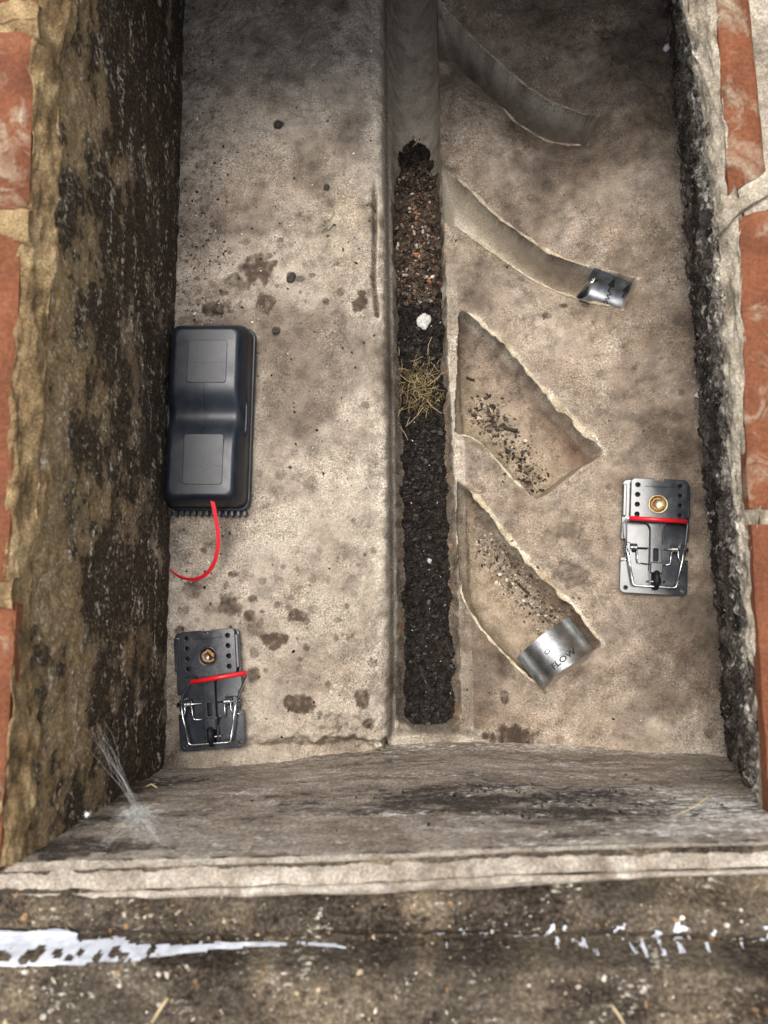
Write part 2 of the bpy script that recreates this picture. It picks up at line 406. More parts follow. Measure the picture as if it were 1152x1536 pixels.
BR = [
    branch([(640, -30), (660, -2), (695, 36), (746, 82), (801, 132), (864, 172), (896, 178)], [(640, 80), (658, 84), (676, 78), (702, 104), (746, 145), (787, 185), (823, 206), (880, 222)], [], .085),
    branch([(655, 240), (668, 248), (704, 276), (745, 317), (781, 345), (830, 379), (879, 400), (952, 426)], [(655, 330), (668, 328), (694, 337), (722, 359), (762, 386), (813, 421), (864, 446), (931, 469)], [(944, 445)], .064),
    branch([(690, 462), (703, 465), (740, 495), (780, 540), (830, 600), (870, 645), (905, 682)], [(683, 645), (697, 650), (715, 655), (745, 685), (775, 720), (800, 743), (818, 744)], [(858, 712)], .064, .8),
    branch([(686, 722), (697, 728), (715, 745), (750, 790), (790, 840), (830, 880), (868, 915), (900, 967)], [(690, 870), (697, 900), (712, 930), (745, 968), (785, 1008), (818, 1036)], [(862, 1003)], .060, .8),
]
def warp(x, y):
    return x + .0016 * fbm(x * 60, y * 60, 3, 5), y + .0016 * fbm(x * 60, y * 60, 3, 9)
EX0 = .02
def floor_fields(x, y, fine=True):
    sh = x.shape
    xw, yw = warp(x, y)
    L = xl(yw); R_ = xr(yw)
    # right benching: dips towards the main channel
    zR = -.028 + .030 * ss(.10, .36, xw) + .014 * np.clip((xw - .2) / .2, 0, 1)
    zR = zR + .0045 * fbm(x * 7, y * 7, 3, 20)
    zL = ZL + .003 * fbm(x * 8, y * 8, 3, 30) - .012 * ss(-.085, -.047, xw) + .004 * fbm(x * 30, y * 20, 2, 36) * ss(-.12, -.06, xw)
    # front sill in front of the channel end
    zF = -.005 + .02 * ss(.02, -.18, xw)
    reg = np.zeros(sh, int)
    dB = np.full(sh, 9.0)
    for b in BR:
        bx2 = (x > b['poly'][:, 0].min() - .12) & (x < b['poly'][:, 0].max() + .12) & (y > b['poly'][:, 1].min() - .12) & (y < b['poly'][:, 1].max() + .12)
        if bx2.any(): dB[bx2] = np.minimum(dB[bx2], np.minimum(np.minimum(seg_d(x[bx2], y[bx2], b['up']), seg_d(x[bx2], y[bx2], b['lo'])), seg_d(x[bx2], y[bx2], b['end']) + .01))
    dB = np.minimum(dB, np.clip(xw - R_, 0, 9) * 1.2)
    hump = .020 * (1 - np.exp(-(dB / .028) ** 1.5))
    # main channel
    Lc = L + .009; c = (Lc + R_) / 2; hw = (R_ - Lc) / 2; t = (xw - c) / hw
    yend = YEND + .016 * np.clip(np.abs(t), 0, 1) ** 2.5
    endd = np.clip((yw - yend) / .018, -1, 1)
    prof = np.sqrt(np.clip(1 - np.abs(t) ** 2.1, 0, 1)) * np.sqrt(np.clip(1 - (1 - np.clip(endd, 0, 1)) ** 2, 0, 1))
    zC = np.where(np.abs(t) < 1, -.020 - .055 * prof, 9)
    in_main = (np.abs(t) < 1) & (yw > yend)
    # height of plain benching either side
    edgeR = ss(0, .012, xw - R_)
    z = np.where(xw > R_, -.022 + (zR + .022) * edgeR + hump, 0)
    dl = L - xw                                   # >0 on the left bench
    rl = .010
    roundL = np.where(dl > rl, 0, rl - np.sqrt(np.clip(rl ** 2 - (rl - np.clip(dl, 0, rl)) ** 2, 0, None)))
    zl_ = zL - roundL
    drop = ss(0, .006, xw - L)
    z = np.where(xw <= L, zl_, np.where(xw <= R_, (ZL - rl - .012) * (1 - drop) + ZLIP * drop - .008 * ss(.004, .009, xw - L), z))
    z = np.where(in_main, np.minimum(zC, z), z)
    reg = np.where(in_main, 1, reg)
    # branch channels
    pale = np.zeros(sh); edge = np.zeros(sh); brt = np.full(sh, 9.0); sfl = np.zeros(sh)
    xb, yb = x + .0030 * fbm(x * 38, y * 38, 4, 61, .55), y + .0030 * fbm(x * 38, y * 38, 4, 67, .55)
    for k, b in enumerate(BR):
        box = (xb > b['poly'][:, 0].min() - .03) & (xb < b['poly'][:, 0].max() + .03) & (yb > b['poly'][:, 1].min() - .03) & (yb < b['poly'][:, 1].max() + .03)
        if not box.any(): continue
        wq = .30 if k < 2 else .5
        X_, Y_ = x[box] + (xb - x)[box] * wq, y[box] + (yb - y)[box] * wq
        ins = inside(X_, Y_, b['poly']) & (X_ > xr(Y_) + .001)
        du, dl_, de = seg_d(X_, Y_, b['up']), seg_d(X_, Y_, b['lo']), seg_d(X_, Y_, b['end'])
        tt = du / (du + dl_ + 1e-9)
        pr = np.clip(1 - np.abs(2 * tt - 1) ** 2.8, 0, 1) ** (.5 * b['flat'])
        pr = pr * ss(0, .006, de)
        near = np.clip((X_ - xr(Y_)) / .02, 0, 1)
        zb = zR[box] * near - .022 * (1 - near) - b['D'] * pr * (.35 + .65 * near)
        dmin = np.minimum(np.minimum(du, dl_), de)
        okx = (X_ > xr(Y_) + .001)
        lip = np.exp(-(np.where(ins, 9, dmin) / .007) ** 2) * okx
        ridge = np.exp(-((np.where(ins, 9, du) - .0035) / .0042) ** 2) * okx * np.clip(.6 + pn(X_ * 40, Y_ * 40, 3), 0, 1.3)
        zz = z[box] - .0016 * lip + (.0020 if k < 2 else .0055) * ridge; zz = np.where(ins, np.minimum(zb, zz + .002), zz)
        z[box] = zz
        r = reg[box]; r[ins] = 2 + k; reg[box] = r
        wu, au = (.0017, .9) if k < 2 else (.0036, 1.25)
        e = edge[box]; ep = np.maximum(au * np.exp(-((du - wu * .4) / wu) ** 2), .8 * np.exp(-(dl_ / .0017) ** 2)) * okx
        edge[box] = np.maximum(e, np.clip(ep * (.55 + 1.0 * fbm(X_ * 30, Y_ * 30, 3, 40 + k)), 0, 1))
        q = brt[box]; q[ins] = tt[ins]; brt[box] = q
    # front sill, beyond the end of the channel
    fr = ss(YEND + .004, YEND - .004, yw + .007 * np.clip(np.abs(t) - .9, 0, 1.0))
    fmask = (xw > L - .004) & (xw < R_ + .05)
    z = np.where(fmask, z * (1 - fr) + zF * fr, z)
    # left bench front corner: worn away
    frl = ss(-.162, -.176, yw + .010 * ss(-.10, -.05, x) + .006 * fbm(x * 40, y * 40, 3, 77)) * (xw <= L)
    z = z - frl * .030 * ss(-.30, -.10, xw) 
    # cove up to the walls
    z = z + .014 * ss(-.150, -.205, y) ** 2
    if fine:
        rough = .00075 * fbm(x * 130, y * 130, 3, 50) + .0022 * fbm(x * 32, y * 32, 3, 51) * (reg == 0)
        erod = np.exp(-(((x + .10) / .05) ** 2 + ((y + .150) / .02) ** 2))
        rough = rough + erod * .006 * fbm(x * 90, y * 90, 4, 52)
        z = z + np.where(reg == 0, rough, .35 * rough)
        # flake along the left lip
        fy = (y > P(560, 470, ZL)[1]) & (y < P(560, 240, ZL)[1])
        fk = np.exp(-((x - (L - .0105 - .004 * pn(y * 12, y * 0, 8))) / .0022) ** 2) * fy * ss(-.5, .2, pn(y * 9, y * 0 + 3.3, 12) + .2)
        z = z - .014 * fk
        for cu_, cv_, ru_, rv_ in ((285, 375, 17, 20), (287, 430, 15, 17), (490, 320, 12, 16), (300, 300, 22, 12), (330, 455, 30, 20)):
            pc = P(cu_, cv_, ZL); dd = np.hypot((x - pc[0]) * 1220 / ru_, (y - pc[1]) * 1220 / rv_) + .35 * fbm(x * 60, y * 60, 3, cu_)
            z = z + .0032 * ss(1.1, .8, dd)
    else: fk = np.zeros(sh)
    return z, reg, edge, brt, fk, t

def H(x, y):
    x = np.atleast_1d(np.asarray(x, float)); y = np.atleast_1d(np.asarray(y, float))
    return floor_fields(x, y)[0]

STEP = .0015
gx = np.arange(-.345, .455, STEP); gy = np.arange(-.215, 1.06, STEP)
GX, GY = np.meshgrid(gx, gy, indexing='ij')
GZ, REG, EDGE, BT, FK, TM = floor_fields(GX, GY)

# stains with shapes of their own (pixel, radii) ------------------------------------------
STAIN = np.zeros(GX.shape)
def stain(u, v, ru, rv, amt=1.0, z=None, seed=0, rough=.55):
    z_ = (ZL if u < 575 else -.005) if z is None else z
    p = P(u, v, z_); sx, sy = ru / 1200 * 1.0, rv / 1200
    bx_ = (np.abs(GX - p[0]) < sx * 2.2) & (np.abs(GY - p[1]) < sy * 2.2)
    X_, Y_ = GX[bx_], GY[bx_]
    d = np.hypot((X_ - p[0]) / sx, (Y_ - p[1]) / sy) * .92 + rough * .8 * fbm(X_ * 70, Y_ * 70, 4, seed + int(u)) 
    STAIN[bx_] = np.maximum(STAIN[bx_], amt * ss(1.15, .75, d) * np.clip(.85 + .35 * pn(X_ * 130, Y_ * 130, 7), .3, 1))
for a in [(388, 405, 24, 22, .95), (398, 455, 14, 20, .9), (322, 464, 22, 12, .9), (352, 420, 16, 10, .7), (366, 428, 12, 9, .7), (330, 440, 30, 22, .35), (437, 417, 7, 9, .9), (540, 453, 12, 15, 1.0), (417, 187, 8, 6, 1.0), (414, 497, 6, 8, 1.0), (490, 281, 5, 6, .9), (368, 362, 9, 6, .6), (385, 945, 12, 8, .4),
          (346, 908, 19, 14, .85), (374, 925, 10, 9, .85), (388, 937, 6, 8, .7), (448, 925, 18, 9, .85), (412, 960, 17, 12, 1.0), (378, 897, 6, 5, .8), (381, 978, 7, 9, .6), (379, 1012, 10, 10, .75), (450, 1056, 21, 13, 1.0), (543, 1048, 10, 13, .9), (553, 1086, 7, 9, .9), (357, 1052, 7, 15, .4), (520, 1020, 9, 8, .3), (488, 535, 9, 11, .4), (420, 712, 10, 8, .5), (466, 728, 10, 12, .4), (313, 815, 8, 6, .6), (290, 882, 14, 14, .7), (318, 915, 12, 6, .4), (505, 1085, 22, 14, .3),
          (768, 1104, 30, 14, 1.0), (728, 1105, 7, 5, .9), (757, 1048, 6, 9, .85), (785, 190, 30, 26, .6), (800, 215, 24, 14, .55), (922, 84, 32, 30, .5), (850, 795, 20, 14, .55), (856, 862, 24, 18, .6), (872, 822, 14, 12, .4), (905, 1010, 14, 16, .35), (822, 473, 8, 5, .8), (848, 455, 7, 5, .8), (1030, 990, 10, 8, .5), (965, 990, 22, 18, .3), (830, 1085, 14, 12, .2), (690, 1010, 14, 12, .3)]:
    stain(*a)
for _ in range(170):
    u = random.uniform(270, 565); v = random.choice([random.uniform(330, 1110), random.gauss(440, 60), random.gauss(930, 60)])
    r = random.choice([2, 2.5, 3, 3, 4, 5, 6]); stain(u, v, r * random.uniform(.7, 1.4), r, random.uniform(.3, .8))
for _ in range(60):
    r = random.choice([2, 3, 3, 4, 6]); stain(random.uniform(700, 1060), random.uniform(60, 1100), r, r, random.uniform(.25, .6))
M1 = np.zeros(GX.shape + (4,)); M2 = np.zeros(GX.shape + (4,)); M2[..., 3] = 1
damp_and_shade = .55 * ss(.0, .75, .18 * ss(.10, .34, GX) + .12 * ss(.45, .8, GY) + fbm(GX * 5.5, GY * 5.5, 4, 140) + .25 * fbm(GX * 25, GY * 25, 3, 144))  # damp patches; the far term also paints the far end's shade darker
M1[..., 0] = np.maximum(STAIN, damp_and_shade) * (REG == 0)
n_l = fbm(GX * 10, GY * 10, 4, 90); n_m = fbm(GX * 45, GY * 45, 4, 95); n_s = fbm(GX * 150, GY * 150, 3, 99)
Yp = lambda v, z=ZL: P(600, v, z)[1]
left = GX < xl(GY)
# pale areas: worn lips, limescale on the lip of the left bench, channel walls
pale = np.clip(EDGE * 1.2, 0, 1)
pale = np.maximum(pale, .75 * left * ss(.035, .006, xl(GY) - GX) * np.clip(.6 + n_m, 0, 1))
pale = np.maximum(pale, .30 * left * ss(.0, .5, n_l + .2) * ss(Yp(330), Yp(520), GY) )
pale = np.maximum(pale, .5 * left * np.exp(-(((GX - P(480, 330, ZL)[0]) / .06) ** 2 + ((GY - P(480, 330, ZL)[1]) / .05) ** 2)) * np.clip(.6 + n_m, 0, 1))
strip = (REG != 1) & (GX > xr(GY) - .002) & (GX < xr(GY) + .016)
strip = strip * ss(Yp(420, -.02), Yp(480, -.02), GY + .01 * n_l)
pale = np.maximum(pale, strip * (.50 + .5 * n_m))
pale = np.maximum(pale, (REG == 3) * (.30 + .70 * ss(.19, .06, GX)))
pale = np.maximum(pale, (REG == 2) * (.30 + .2 * n_l))
pale = np.maximum(pale, (REG == 1) * (.55 + .3 * n_m))
pale = np.maximum(pale, ((GX > xl(GY)) & (GX < xl(GY) + .012)) * .7)
pale = np.maximum(pale, ss(YEND + .004, YEND - .006, GY) * ss(-.09, -.05, GX) * ss(.12, .06, GX) * (.6 + .4 * n_m))
pale = np.maximum(pale, .45 * ss(.20, .40, GX) * ss(.35, 1, n_l + .5) * (REG == 0) * ss(-.05, -.15, GY))
tide = np.exp(-(np.abs(n_l + .25 * n_m - .18) / .02) ** 2) * ss(-.1, .35, fbm(GX * 6, GY * 6, 2, 130)) * (REG == 0)
pale = np.maximum(pale, .40 * tide); pale = np.maximum(pale, .32 * ss(.25, .8, n_l * .8 + .5 * n_m) * (REG == 0))
M1[..., 1] = np.clip(pale, 0, 1)
# browner right benching and branch beds
brown = np.where(left, .28 + .35 * np.clip(n_l, 0, 1), .68 + .40 * n_l)
brown = np.where((REG >= 4), .9, brown)
brown = np.where(left & (GY > Yp(300)), .1 + .5 * np.exp(-((GX - P(390, 270, ZL)[0]) / .08) ** 2 - ((GY - Yp(280)) / .03) ** 2), brown)
M1[..., 2] = np.clip(brown, 0, 1)
M1[..., 3] = np.where(REG == 1, .8, np.where((REG == 2) | (REG == 3), .85, 0))
# soot and algae film (grows as ragged patches): corner by the left wall, foot of the right wall; far end is shade painted dark
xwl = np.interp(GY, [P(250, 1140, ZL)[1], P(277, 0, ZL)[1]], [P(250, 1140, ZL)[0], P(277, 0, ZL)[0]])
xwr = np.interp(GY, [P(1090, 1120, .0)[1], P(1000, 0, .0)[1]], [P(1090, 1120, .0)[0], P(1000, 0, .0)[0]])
soot_and_shade = .7 * ss(.028, .0, GX - xwl) * np.clip(.35 + n_m, 0, 1) 
soot_and_shade = np.maximum(soot_and_shade, .8 * ss(.030, .004, xwr - GX) * np.clip(.4 + n_m, 0, 1))
soot_and_shade = np.maximum(soot_and_shade, .30 * ss(.45, .85, GY + .12 * n_l) * np.clip(.6 + .8 * n_m + .5 * n_l, 0, 1))
soot_and_shade = np.maximum(soot_and_shade, left * .8 * ss(.25, .55, n_s + .5 * n_m) * ss(.10, .02, GX - xwl) * ss(Yp(700), Yp(300), GY))
crack = np.clip(FK, 0, 1)
for cl in ([(340, 792), (372, 796), (430, 805), (470, 803)], [(500, 900), (538, 930), (556, 985), (566, 1040)], [(300, 270), (380, 262), (470, 285), (500, 310)]):
    cp = smooth_pl(PL(cl, ZL)); crack = np.maximum(crack, .5 * np.exp(-(seg_d(GX + .001 * n_m, GY + .001 * n_s, cp) / .0011) ** 2) * np.clip(.4 + n_m, 0, 1))
for cl in ([(880, 330), (930, 360), (955, 420)], [(900, 972), (960, 940), (1000, 930)], [(818, 744), (870, 712), (905, 684)], [(895, 182), (915, 150), (922, 128)]):
    cp = smooth_pl(PL(cl, -.01)); crack = np.maximum(crack, .6 * np.exp(-(seg_d(GX + .001 * n_m, GY + .001 * n_s, cp) / .0013) ** 2) * np.clip(.4 + n_m, 0, 1)); soot_and_shade = np.maximum(soot_and_shade, crack)
soot_and_shade = np.maximum(soot_and_shade, np.exp(-((GX - xl(GY) - .0035) / .0016) ** 2) * .8)
soot_and_shade = np.maximum(soot_and_shade, (REG >= 4) * .55 * ss(.15, .5, n_m + .35 * np.exp(-((BT - .62) / .22) ** 2)))
soot_and_shade = np.maximum(soot_and_shade, np.exp(-((GX - xr(GY) - .001) / .0012) ** 2) * .5 * np.clip(.5 + n_m, 0, 1))
soot_and_shade = np.where(REG == 1, soot_and_shade * .3, soot_and_shade)
soot_and_shade = np.where((REG == 2) | (REG == 3), soot_and_shade * .25, soot_and_shade) * (1 - np.clip(EDGE, 0, 1)) * (1 - .7 * strip)
M2[..., 0] = np.clip(soot_and_shade, 0, 1)
rust = (REG == 4) * ss(.42, .08, BT) * .65 * ss(.12, .26, GX) + (REG == 5) * ss(.35, .05, BT) * .5 * ss(.1, .2, GX)
tchan = np.abs(TM)
soot2 = (REG == 1) * ss(Yp(180, -.04), Yp(300, -.04), GY) * ss(1.06, .90, tchan + .20 * n_m + .06 * n_s)
M2[..., 0] = np.maximum(M2[..., 0], soot2)
rust = np.maximum(rust, (REG == 1) * ss(Yp(430, -.04), Yp(560, -.04), GY) * np.exp(-((tchan - .82 - .14 * n_m) / .10) ** 2) * np.clip(.08 + 1.5 * n_m + .35 * (TM > 0) * ss(Yp(750, -.04), Yp(950, -.04), GY), 0, 1))
M2[..., 1] = np.clip(rust, 0, 1)
M2[..., 2] = np.clip(((REG == 4) | (REG == 5)) * ss(.3, .5, BT + .15 * n_m) * .35 + left * .6 * np.exp(-((GX - P(520, 310, ZL)[0]) / .03) ** 2 - ((GY - Yp(320)) / .05) ** 2) * np.clip(.5 + n_m, 0, 1), 0, 1)
# normals from the height field
dzx = np.gradient(GZ, STEP, axis=0); dzy = np.gradient(GZ, STEP, axis=1)
NN = np.stack([-dzx, -dzy, np.ones_like(GZ)], -1); NN /= np.linalg.norm(NN, axis=-1)[..., None]
VV = np.stack([GX, GY, GZ], -1).reshape(-1, 3); NN = NN.reshape(-1, 3)
FF = grid_faces(len(gx), len(gy)); RF = REG.ravel()[FF[:, 0]]
CHO = []
CHN = ['concrete_benching_floor', 'main_drain_channel', 'branch_channel', 'branch_channel', 'branch_channel', 'branch_channel']
for k in range(6):
    fk = FF[RF == k]; idx, inv = np.unique(fk.ravel(), return_inverse=True)
    o = mk('floor' if k == 0 else CHN[k], VV[idx], inv.reshape(-1, 4), M['floor'], None, True,
           {'m': M1.reshape(-1, 4)[idx], 'm2': M2.reshape(-1, 4)[idx]}, NN[idx])
    o['kind'] = 'structure'; CHO.append(o)
# ridges of mortar trowelled along the branch edges
def edge_ridge(k, pl, r, t0, t1, seed):
    pl = np.array(pl); l = np.concatenate([[0], np.cumsum(np.linalg.norm(np.diff(pl, axis=0), axis=1))]); l /= l[-1]
    n = 90; T = np.linspace(t0, t1, n); p = np.stack([np.interp(T, l, pl[:, 0]), np.interp(T, l, pl[:, 1])], 1)
    tg = np.gradient(p, axis=0); tg /= np.linalg.norm(tg, axis=1)[:, None]; nn = np.stack([-tg[:, 1], tg[:, 0]], 1)
    wq = .30 if k < 2 else .5
    p = p - wq * np.stack([.0030 * fbm(p[:, 0] * 38, p[:, 1] * 38, 4, 61, .55), .0030 * fbm(p[:, 0] * 38, p[:, 1] * 38, 4, 67, .55)], 1)
    c = BR[k]['poly'].mean(0); sg = np.sign(((p - c) * nn).sum(1).mean()); p = p + nn * sg * r * .25
    zt = H(p[:, 0] + nn[:, 0] * sg * .004, p[:, 1] + nn[:, 1] * sg * .004); zt = np.convolve(np.pad(zt, 4, 'edge'), np.ones(9) / 9, 'valid')
    rad = r * np.clip(.8 + .75 * fbm(T * 14, T * 0 + seed, 4, seed), .15, 1.7) * ss(0, .06, (T - t0) / (t1 - t0)) * ss(1, .94, (T - t0) / (t1 - t0))
    V = []; m = 12
    for i in range(n):
        for q in range(m):
            a = 2 * math.pi * q / m; rr = rad[i] * (1 + .22 * pn(np.array([T[i] * 60]), np.array([q * .9]), seed)[0]) + .0001
            V.append((p[i, 0] + nn[i, 0] * math.cos(a) * rr, p[i, 1] + nn[i, 1] * math.cos(a) * rr, zt[i] - rad[i] * .15 + math.sin(a) * rr * .6))
    Fc = [[i * m + q, i * m + (q + 1) % m, i * m + m + (q + 1) % m, i * m + m + q] for i in range(n - 1) for q in range(m)]
    mk('mortar_lip', V, Fc, M['lip'], CHO[2 + k], True)
edge_ridge(3, BR[3]['up'], .0046, .06, .995, 1); edge_ridge(2, BR[2]['up'], .0042, .03, .97, 2)
edge_ridge(1, BR[1]['up'], .0024, .10, .80, 3); edge_ridge(1, BR[1]['lo'], .0019, .10, .98, 4)
edge_ridge(0, BR[0]['lo'], .0017, .50, .98, 5); edge_ridge(0, BR[0]['up'], .0016, .18, .96, 6)
edge_ridge(2, BR[2]['lo'], .0017, .05, .80, 7); edge_ridge(3, BR[3]['lo'], .0020, .02, .95, 8)

# ------------------------------------------------------------------ walls
def loft_wall(name, rows, nu, nv, mat, root, amp, outward, masks, seed, thick=.10, freq=30):
    """rows: list of 3-D polylines from the foot to the top; displaced grid, closed behind"""
    rows = [np.array(r) for r in rows]
    S = np.linspace(0, 1, nu); T = np.linspace(0, 1, nv)
    rs = []
    for r in rows:
        l = np.concatenate([[0], np.cumsum(np.abs(np.diff(r[:, 1 if abs(outward[0]) > .5 else 0])))]); l /= l[-1]
        rs.append(np.stack([np.interp(S, l, r[:, k]) for k in range(3)], 1))
    rs = np.array(rs); tz = np.linspace(0, 1, len(rows))
    G = np.stack([np.stack([np.interp(T, tz, rs[:, i, k]) for k in range(3)], 1) for i in range(nu)], 0)  # nu,nv,3
    a = G[..., 1] if abs(outward[0]) > .5 else G[..., 0]; z = G[..., 2]
    d = amp * fbm(a * freq, z * freq, 5, seed, .55)
    G = G - np.array(outward) * d[..., None]
    m = masks(a, z, S[:, None] + 0 * T[None], T[None] + 0 * S[:, None])
    V = G.reshape(-1, 3); Fq = grid_faces(nu, nv)
    # back shell
    bi = np.concatenate([np.arange(nu) * nv, (nu - 1) * nv + np.arange(1, nv), np.arange(nu - 2, -1, -1) * nv + nv - 1, np.arange(nv - 2, 0, -1)])
    B = V[bi] + np.array(outward) * thick; n0 = len(V); nb = len(bi)
    ring = np.stack([bi, np.roll(bi, -1), n0 + (np.arange(nb) + 1) % nb, n0 + np.arange(nb)], 1)
    Fl = Fq.tolist() + ring.tolist() + [list(range(n0, n0 + nb))]
    mm = np.concatenate([m.reshape(-1, 4), np.zeros((nb, 4))])
    return mk(name, np.concatenate([V, B]), Fl, mat, root, True, {'m': mm})
def row(pts, z): return [P(u, v, z) if not hasattr(z, '__len__') else P(u, v, z[i]) for i, (u, v) in enumerate(pts)]
def at_x(x, pts):  # helper for stacking rows vertically: same XY at another z
    return pts

# --- left wall
LW = empty('rendered_wall', tuple(P(262, 600, ZL)), 0, 'tall mouldy brown rendered brick wall of the pit behind the black box', 'wall')
foot = [P(u, v, ZL) for u, v in [(284, -250), (277, 0), (270, 250), (263, 500), (255, 800), (250, 1000), (249, 1155), (249, 1175)]]
lip_in = [P(u, v, .375) for u, v in [(132, -250), (104, 0), (88, 100), (88, 300), (70, 512), (60, 700), (44, 900), (46, 1100), (38, 1290)]]
foot0 = [p + np.array([0, 0, -.03]) for p in foot]
def lw_m(a, z, s, t):
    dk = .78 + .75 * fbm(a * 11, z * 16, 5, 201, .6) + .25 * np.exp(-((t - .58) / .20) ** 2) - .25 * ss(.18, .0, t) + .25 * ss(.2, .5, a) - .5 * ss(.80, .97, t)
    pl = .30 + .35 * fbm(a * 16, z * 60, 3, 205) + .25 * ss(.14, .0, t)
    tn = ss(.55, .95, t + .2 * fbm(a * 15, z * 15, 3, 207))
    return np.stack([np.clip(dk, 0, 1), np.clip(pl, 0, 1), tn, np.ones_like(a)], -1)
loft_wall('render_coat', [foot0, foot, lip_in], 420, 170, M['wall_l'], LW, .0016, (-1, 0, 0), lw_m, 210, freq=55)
def lip_band(name, inner, outer, z_in, z_out, mat, root, amp, seed, nu=380, nv=60, drop=.03, drop_dir=(0, 0, -1), bulge=.008, axis=1, rag=.4, fade=False):
    """lumpy mortar bed between two outlines, rounded over the inner edge"""
    inner = np.array(inner); outer = np.array(outer); S = np.linspace(0, 1, nu)
    def rs(r):
        l = np.concatenate([[0], np.cumsum(np.linalg.norm(np.diff(r[:, :2], axis=0), axis=1))]); l /= l[-1]
        return np.stack([np.interp(S, l, r[:, k]) for k in range(3)], 1)
    a = rs(inner); b = rs(outer); T = np.linspace(-.35, 1.25, nv)
    t = T[None, :, None]
    G = a[:, None] * (1 - np.clip(t, 0, 9)) + b[:, None] * np.clip(t, 0, 9)
    G[..., 2] = np.where(T[None] < 0, a[:, None, 2] + T[None] / .35 * drop, G[..., 2] + bulge * np.sin(np.clip(T[None], 0, 1) * math.pi))
    al = a[:, None, axis] + 0 * T[None]; w_ = T[None] + 0 * al
    wc = np.clip(w_, 0, 1); wid = np.clip(np.linalg.norm(b - a, axis=1), 0, .035)[:, None]
    ragged = rag * wid * (fbm(al * 22, w_ * 1.5 + seed, 4, seed, .5) * (1 - wc) + fbm(al * 22, w_ * 1.5 + seed, 4, seed + 40, .5) * wc)
    di = (b - a); di[:, 2] = 0; di /= np.linalg.norm(di, axis=1)[:, None] + 1e-9
    G = G + di[:, None, :] * (ragged * 1.3)[..., None]
    G[..., 2] += amp * (fbm(G[..., 0] * 38, G[..., 1] * 38, 4, seed + 3, .48)) - .010 * ss(1.0, 1.25, w_)
    if fade: G[..., 2] -= .010 * (1 - ss(0, .12, S) * ss(1, .88, S))[:, None] ** 2
    V = G.reshape(-1, 3)
    return mk(name, V, grid_faces(nu, nv), mat, root, True)
lo_out = [P(u, v, .40) for u, v in [(70, -250), (52, 0), (46, 100), (48, 200), (40, 300), (30, 350), (26, 420), (22, 512), (15, 700), (8, 860), (14, 900), (20, 950), (16, 1050), (4, 1150), (-8, 1300)]]
lip_band('mortar_bed', lip_in, lo_out, .375, .40, M['mortar_l'], LW, .0018, 300, bulge=.004, rag=.14, drop=.012)
def brick(root, q, z0, z1, mask=.1, seed=1):
    """weathered brick between four plan corners (inner far, inner near, outer near, outer far), worn subdivided top"""
    q = [np.array(p)[:2] for p in q]; nx, ny = 12, 26
    X_ = np.linspace(0, 1, nx); Y_ = np.linspace(0, 1, ny); A, B = np.meshgrid(X_, Y_, indexing='ij')
    A_, B_ = A[..., None], B[..., None]
    XY = (q[0] * (1 - B_) + q[1] * B_) * (1 - A_) + (q[3] * (1 - B_) + q[2] * B_) * A_
    w2 = np.linalg.norm(q[3] - q[0]) / 2; l2 = np.linalg.norm(q[1] - q[0]) / 2
    r = np.maximum(np.abs(A - .5) * 2 * w2 - (w2 - .006), np.abs(B - .5) * 2 * l2 - (l2 - .006)); zz = z1 - .005 * np.clip(r / .006, 0, 1) ** 2
    zz = zz + .0012 * fbm(A * 5 + seed, B * 9, 3, seed)
    XY = XY + .0012 * np.stack([pn(A * 3 + seed, B * 9, seed), pn(A * 3, B * 9 + seed, seed + 4)], -1)
    V = np.concatenate([XY, zz[..., None]], -1).reshape(-1, 3); Fq = grid_faces(nx, ny)
    bi = np.concatenate([np.arange(nx) * ny, (nx - 1) * ny + np.arange(1, ny), np.arange(nx - 2, -1, -1) * ny + ny - 1, np.arange(ny - 2, 0, -1)])
    Bv = V[bi].copy(); Bv[:, 2] = z0; n0 = len(V); nb = len(bi)
    ring = np.stack([bi, np.roll(bi, -1), n0 + (np.arange(nb) + 1) % nb, n0 + np.arange(nb)], 1)
    m = np.zeros((n0 + nb, 4)); m[:, 1] = mask
    o = mk('brick', np.concatenate([V, Bv]), Fq.tolist() + ring.tolist() + [list(range(n0, n0 + nb))], M['brick'], root, True, {'m': m})
    return sharp(o, 50)
for i, (v0, v1, ua, ub) in enumerate([(-250, 15, 66, 54), (40, 318, 50, 42), (345, 872, 30, 10), (905, 1310, 24, -4)]):
    a_, b_ = P(ua, v0, .40), P(ub, v1, .40); ox = np.array([-.102, 0, 0])
    brick(LW, (a_, b_, b_ + ox, a_ + ox), .388, .4035, .05 if i > 1 else .22, 3 + i)

for v_, u_ in ((28, 52), (332, 38), (888, 14)):
    a_ = [P(u_ + 6, v_ - 20, .402), P(u_ - 205, v_ - 20, .402)]; b_ = [P(u_ + 6, v_ + 22, .402), P(u_ - 205, v_ + 22, .402)]
    lip_band('mortar_joint', a_, b_, 0, 0, M['mortar_l'], LW, .0015, 380 + v_ % 7, 60, 24, drop=.01, bulge=.003, axis=0, rag=.25)
